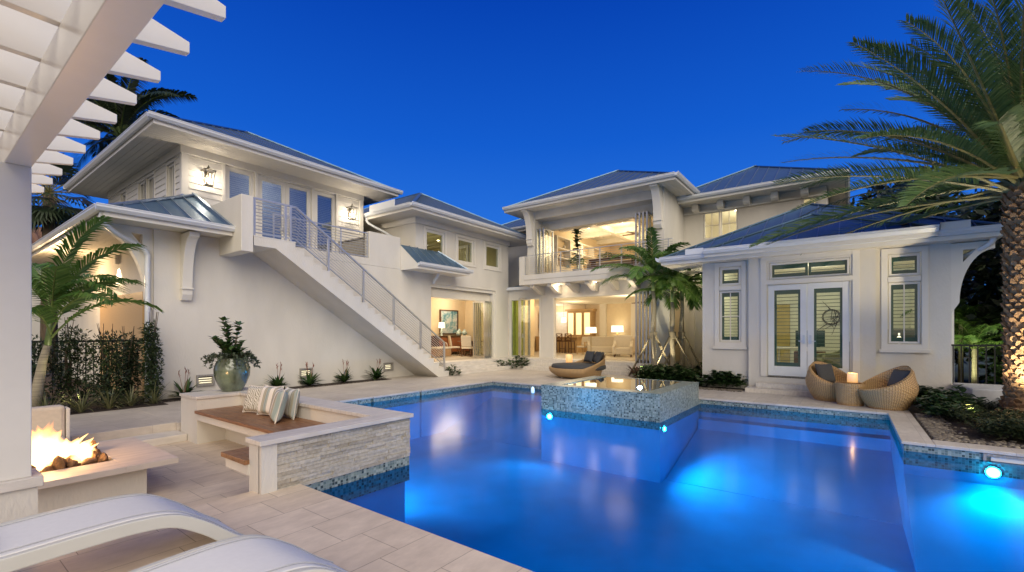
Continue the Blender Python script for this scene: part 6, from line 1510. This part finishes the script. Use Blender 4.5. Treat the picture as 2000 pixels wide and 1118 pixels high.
# lit palm and dark trees at the far right
for i,(x,y,h,lb) in enumerate(((17.7,-2.78,1.2,"lime green palm glowing in the uplight beyond the black fence"),(19.4,-2.75,1.9,"taller green palm behind the glowing one beyond the fence"))):
    t = thing("garden_palm", (x,y,0), lb, "palm tree", "palms beyond the right fence"); q = random.Random(140+i)
    m = MB(); m.tube([(x,y,0),(x,y,h)],[.07,.05],8); part("trunk", m, RINGT, t)
    m = MB()
    for k in range(16): frond(m,(x,y,h),k*2.4,R(75)-k/16*R(60),1.5*q.uniform(.85,1.1),R(95),34,.42,.03,up=.2,fwd=.6,rr=.015,s0=.15,fall=.35,rnd=q)
    part("crown", m, [RIBG,PALML], t)
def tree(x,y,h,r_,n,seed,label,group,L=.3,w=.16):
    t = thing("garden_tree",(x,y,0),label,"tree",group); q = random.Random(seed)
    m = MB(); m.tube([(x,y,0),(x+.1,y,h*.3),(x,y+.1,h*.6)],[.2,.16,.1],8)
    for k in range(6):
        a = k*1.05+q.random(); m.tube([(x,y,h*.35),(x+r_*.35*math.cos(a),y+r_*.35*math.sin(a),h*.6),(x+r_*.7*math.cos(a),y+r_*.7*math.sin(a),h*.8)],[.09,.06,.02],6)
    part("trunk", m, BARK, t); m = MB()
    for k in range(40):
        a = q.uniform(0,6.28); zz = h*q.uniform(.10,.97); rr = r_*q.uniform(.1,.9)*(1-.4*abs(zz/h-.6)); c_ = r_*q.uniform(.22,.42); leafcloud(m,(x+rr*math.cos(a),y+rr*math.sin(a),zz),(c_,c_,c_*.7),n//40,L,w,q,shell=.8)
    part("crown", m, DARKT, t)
TG = "dark trees behind the pavilion"
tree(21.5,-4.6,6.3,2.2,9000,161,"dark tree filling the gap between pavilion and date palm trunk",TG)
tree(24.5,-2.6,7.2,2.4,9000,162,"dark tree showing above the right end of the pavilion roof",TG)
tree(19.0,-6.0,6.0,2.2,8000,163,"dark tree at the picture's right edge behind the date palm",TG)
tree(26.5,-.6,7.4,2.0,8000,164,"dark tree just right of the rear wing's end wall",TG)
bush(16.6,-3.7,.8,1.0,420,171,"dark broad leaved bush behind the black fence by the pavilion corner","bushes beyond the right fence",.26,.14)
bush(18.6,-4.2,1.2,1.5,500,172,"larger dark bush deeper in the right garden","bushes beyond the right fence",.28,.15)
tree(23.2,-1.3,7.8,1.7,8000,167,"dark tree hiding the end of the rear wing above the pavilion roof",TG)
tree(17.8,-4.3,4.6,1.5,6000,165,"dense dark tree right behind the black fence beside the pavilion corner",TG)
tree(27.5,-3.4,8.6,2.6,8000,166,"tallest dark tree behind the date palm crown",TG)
# plants in the upper lounge
fg = thing("fiddle_leaf_plant",(18.6,10.05,4.24),"tall fiddle leaf plant in a dark pot beside the open lounge doors","plant"); q = random.Random(181)
m = MB(); m.tube([(18.6,10.05,4.6),(18.62,10.02,5.4),(18.6,10.05,6.3)],[.03,.025,.01],6); part("stem",m,BARK,fg)
m = MB()
for k in range(70): a = q.uniform(0,6.28); zz = q.uniform(5.0,6.35); leaf(m,(18.6,10.05,zz),(math.cos(a),math.sin(a),q.uniform(.0,.8)),q.uniform(.2,.33),.17,0,.4,0,4)
part("leaves",m,BUSH,fg)
m = MB(); m.lathe([(.001,0),(.17,0),(.22,.32),(.20,.32),(.001,.28)],(18.6,10.05,4.241),18); tag(part("dark_pot",m,GREY_WOOD,loc=(18.6,10.05,4.24),smooth=True),"dark round pot under the fiddle leaf plant","pot")
bush(20.2,10.9,.35,.5,120,183,"bright green plant on the lounge bookcase",None,.2,.12,"shelf_plant",PALML,z=5.0); bush(18.7,8.6,.45,.24,200,184,"green table plant on the dark lounge console",None,.16,.05,"table_plant",PALML,z=4.93)
# ================================================================ GARDEN LAMPS
def spike_light(p, target, power, label, col=(1,.85,.58), size=80, vis=True):
    t = thing("garden_spotlight", p, label, "garden light", "spike lights in the planting beds"); a = Vector(p); d_ = (Vector(target)-a).normalized()
    m = MB(); m.tube([a, a+Vector((0,0,.10))],[.008,.012],6); part("spike", m, DARKM, t)
    h = a+Vector((0,0,.13)); m = MB(); m.tube([h-d_*.05,h+d_*.04],[.035,.045],12,cap=False); m.tube([h-d_*.05,h-d_*.045],.034,12); part("housing", m, DARKM, t)
    m = MB(); m.tube([h+d_*.02,h+d_*.025],.036,12); part("lens", m, emit("garden_lamp_lens", col, 40), t)
    lamp("garden_spot", h+d_*.05, power, col, .03, 'SPOT', target, size, .6)
spike_light((11.75,-1.75,.05), (12.55,-2.65,2.6), 95, "bright garden spotlight among the pebbles, aimed at the date palm", (1,.74,.42), 95)
spike_light((11.6,-2.9,.05), (12.2,-1.7,5.4), 1300, "garden spotlight hidden among low plants under the date palm", (1,.84,.55), 110)
spike_light((16.0,5.2,.05), (16.7,5.2,3.2), 260, "small spotlight at the foot of the braced palms", (1,.86,.58), 100)
spike_light((15.5,6.0,.05), (16.3,5.6,3.4), 240, "small spotlight beside the burgundy rosette", (1,.86,.58), 90)
spike_light((16.75,-2.3,.05), (17.75,-2.8,2.0), 120, "hidden garden spotlight lighting the lime green palm", (.95,1,.55), 110)
spike_light((2.0,12.45,.05), (2.6,12.7,2.6), 45, "hidden spotlight at the foot of the arching palm", (1,.9,.5), 100)
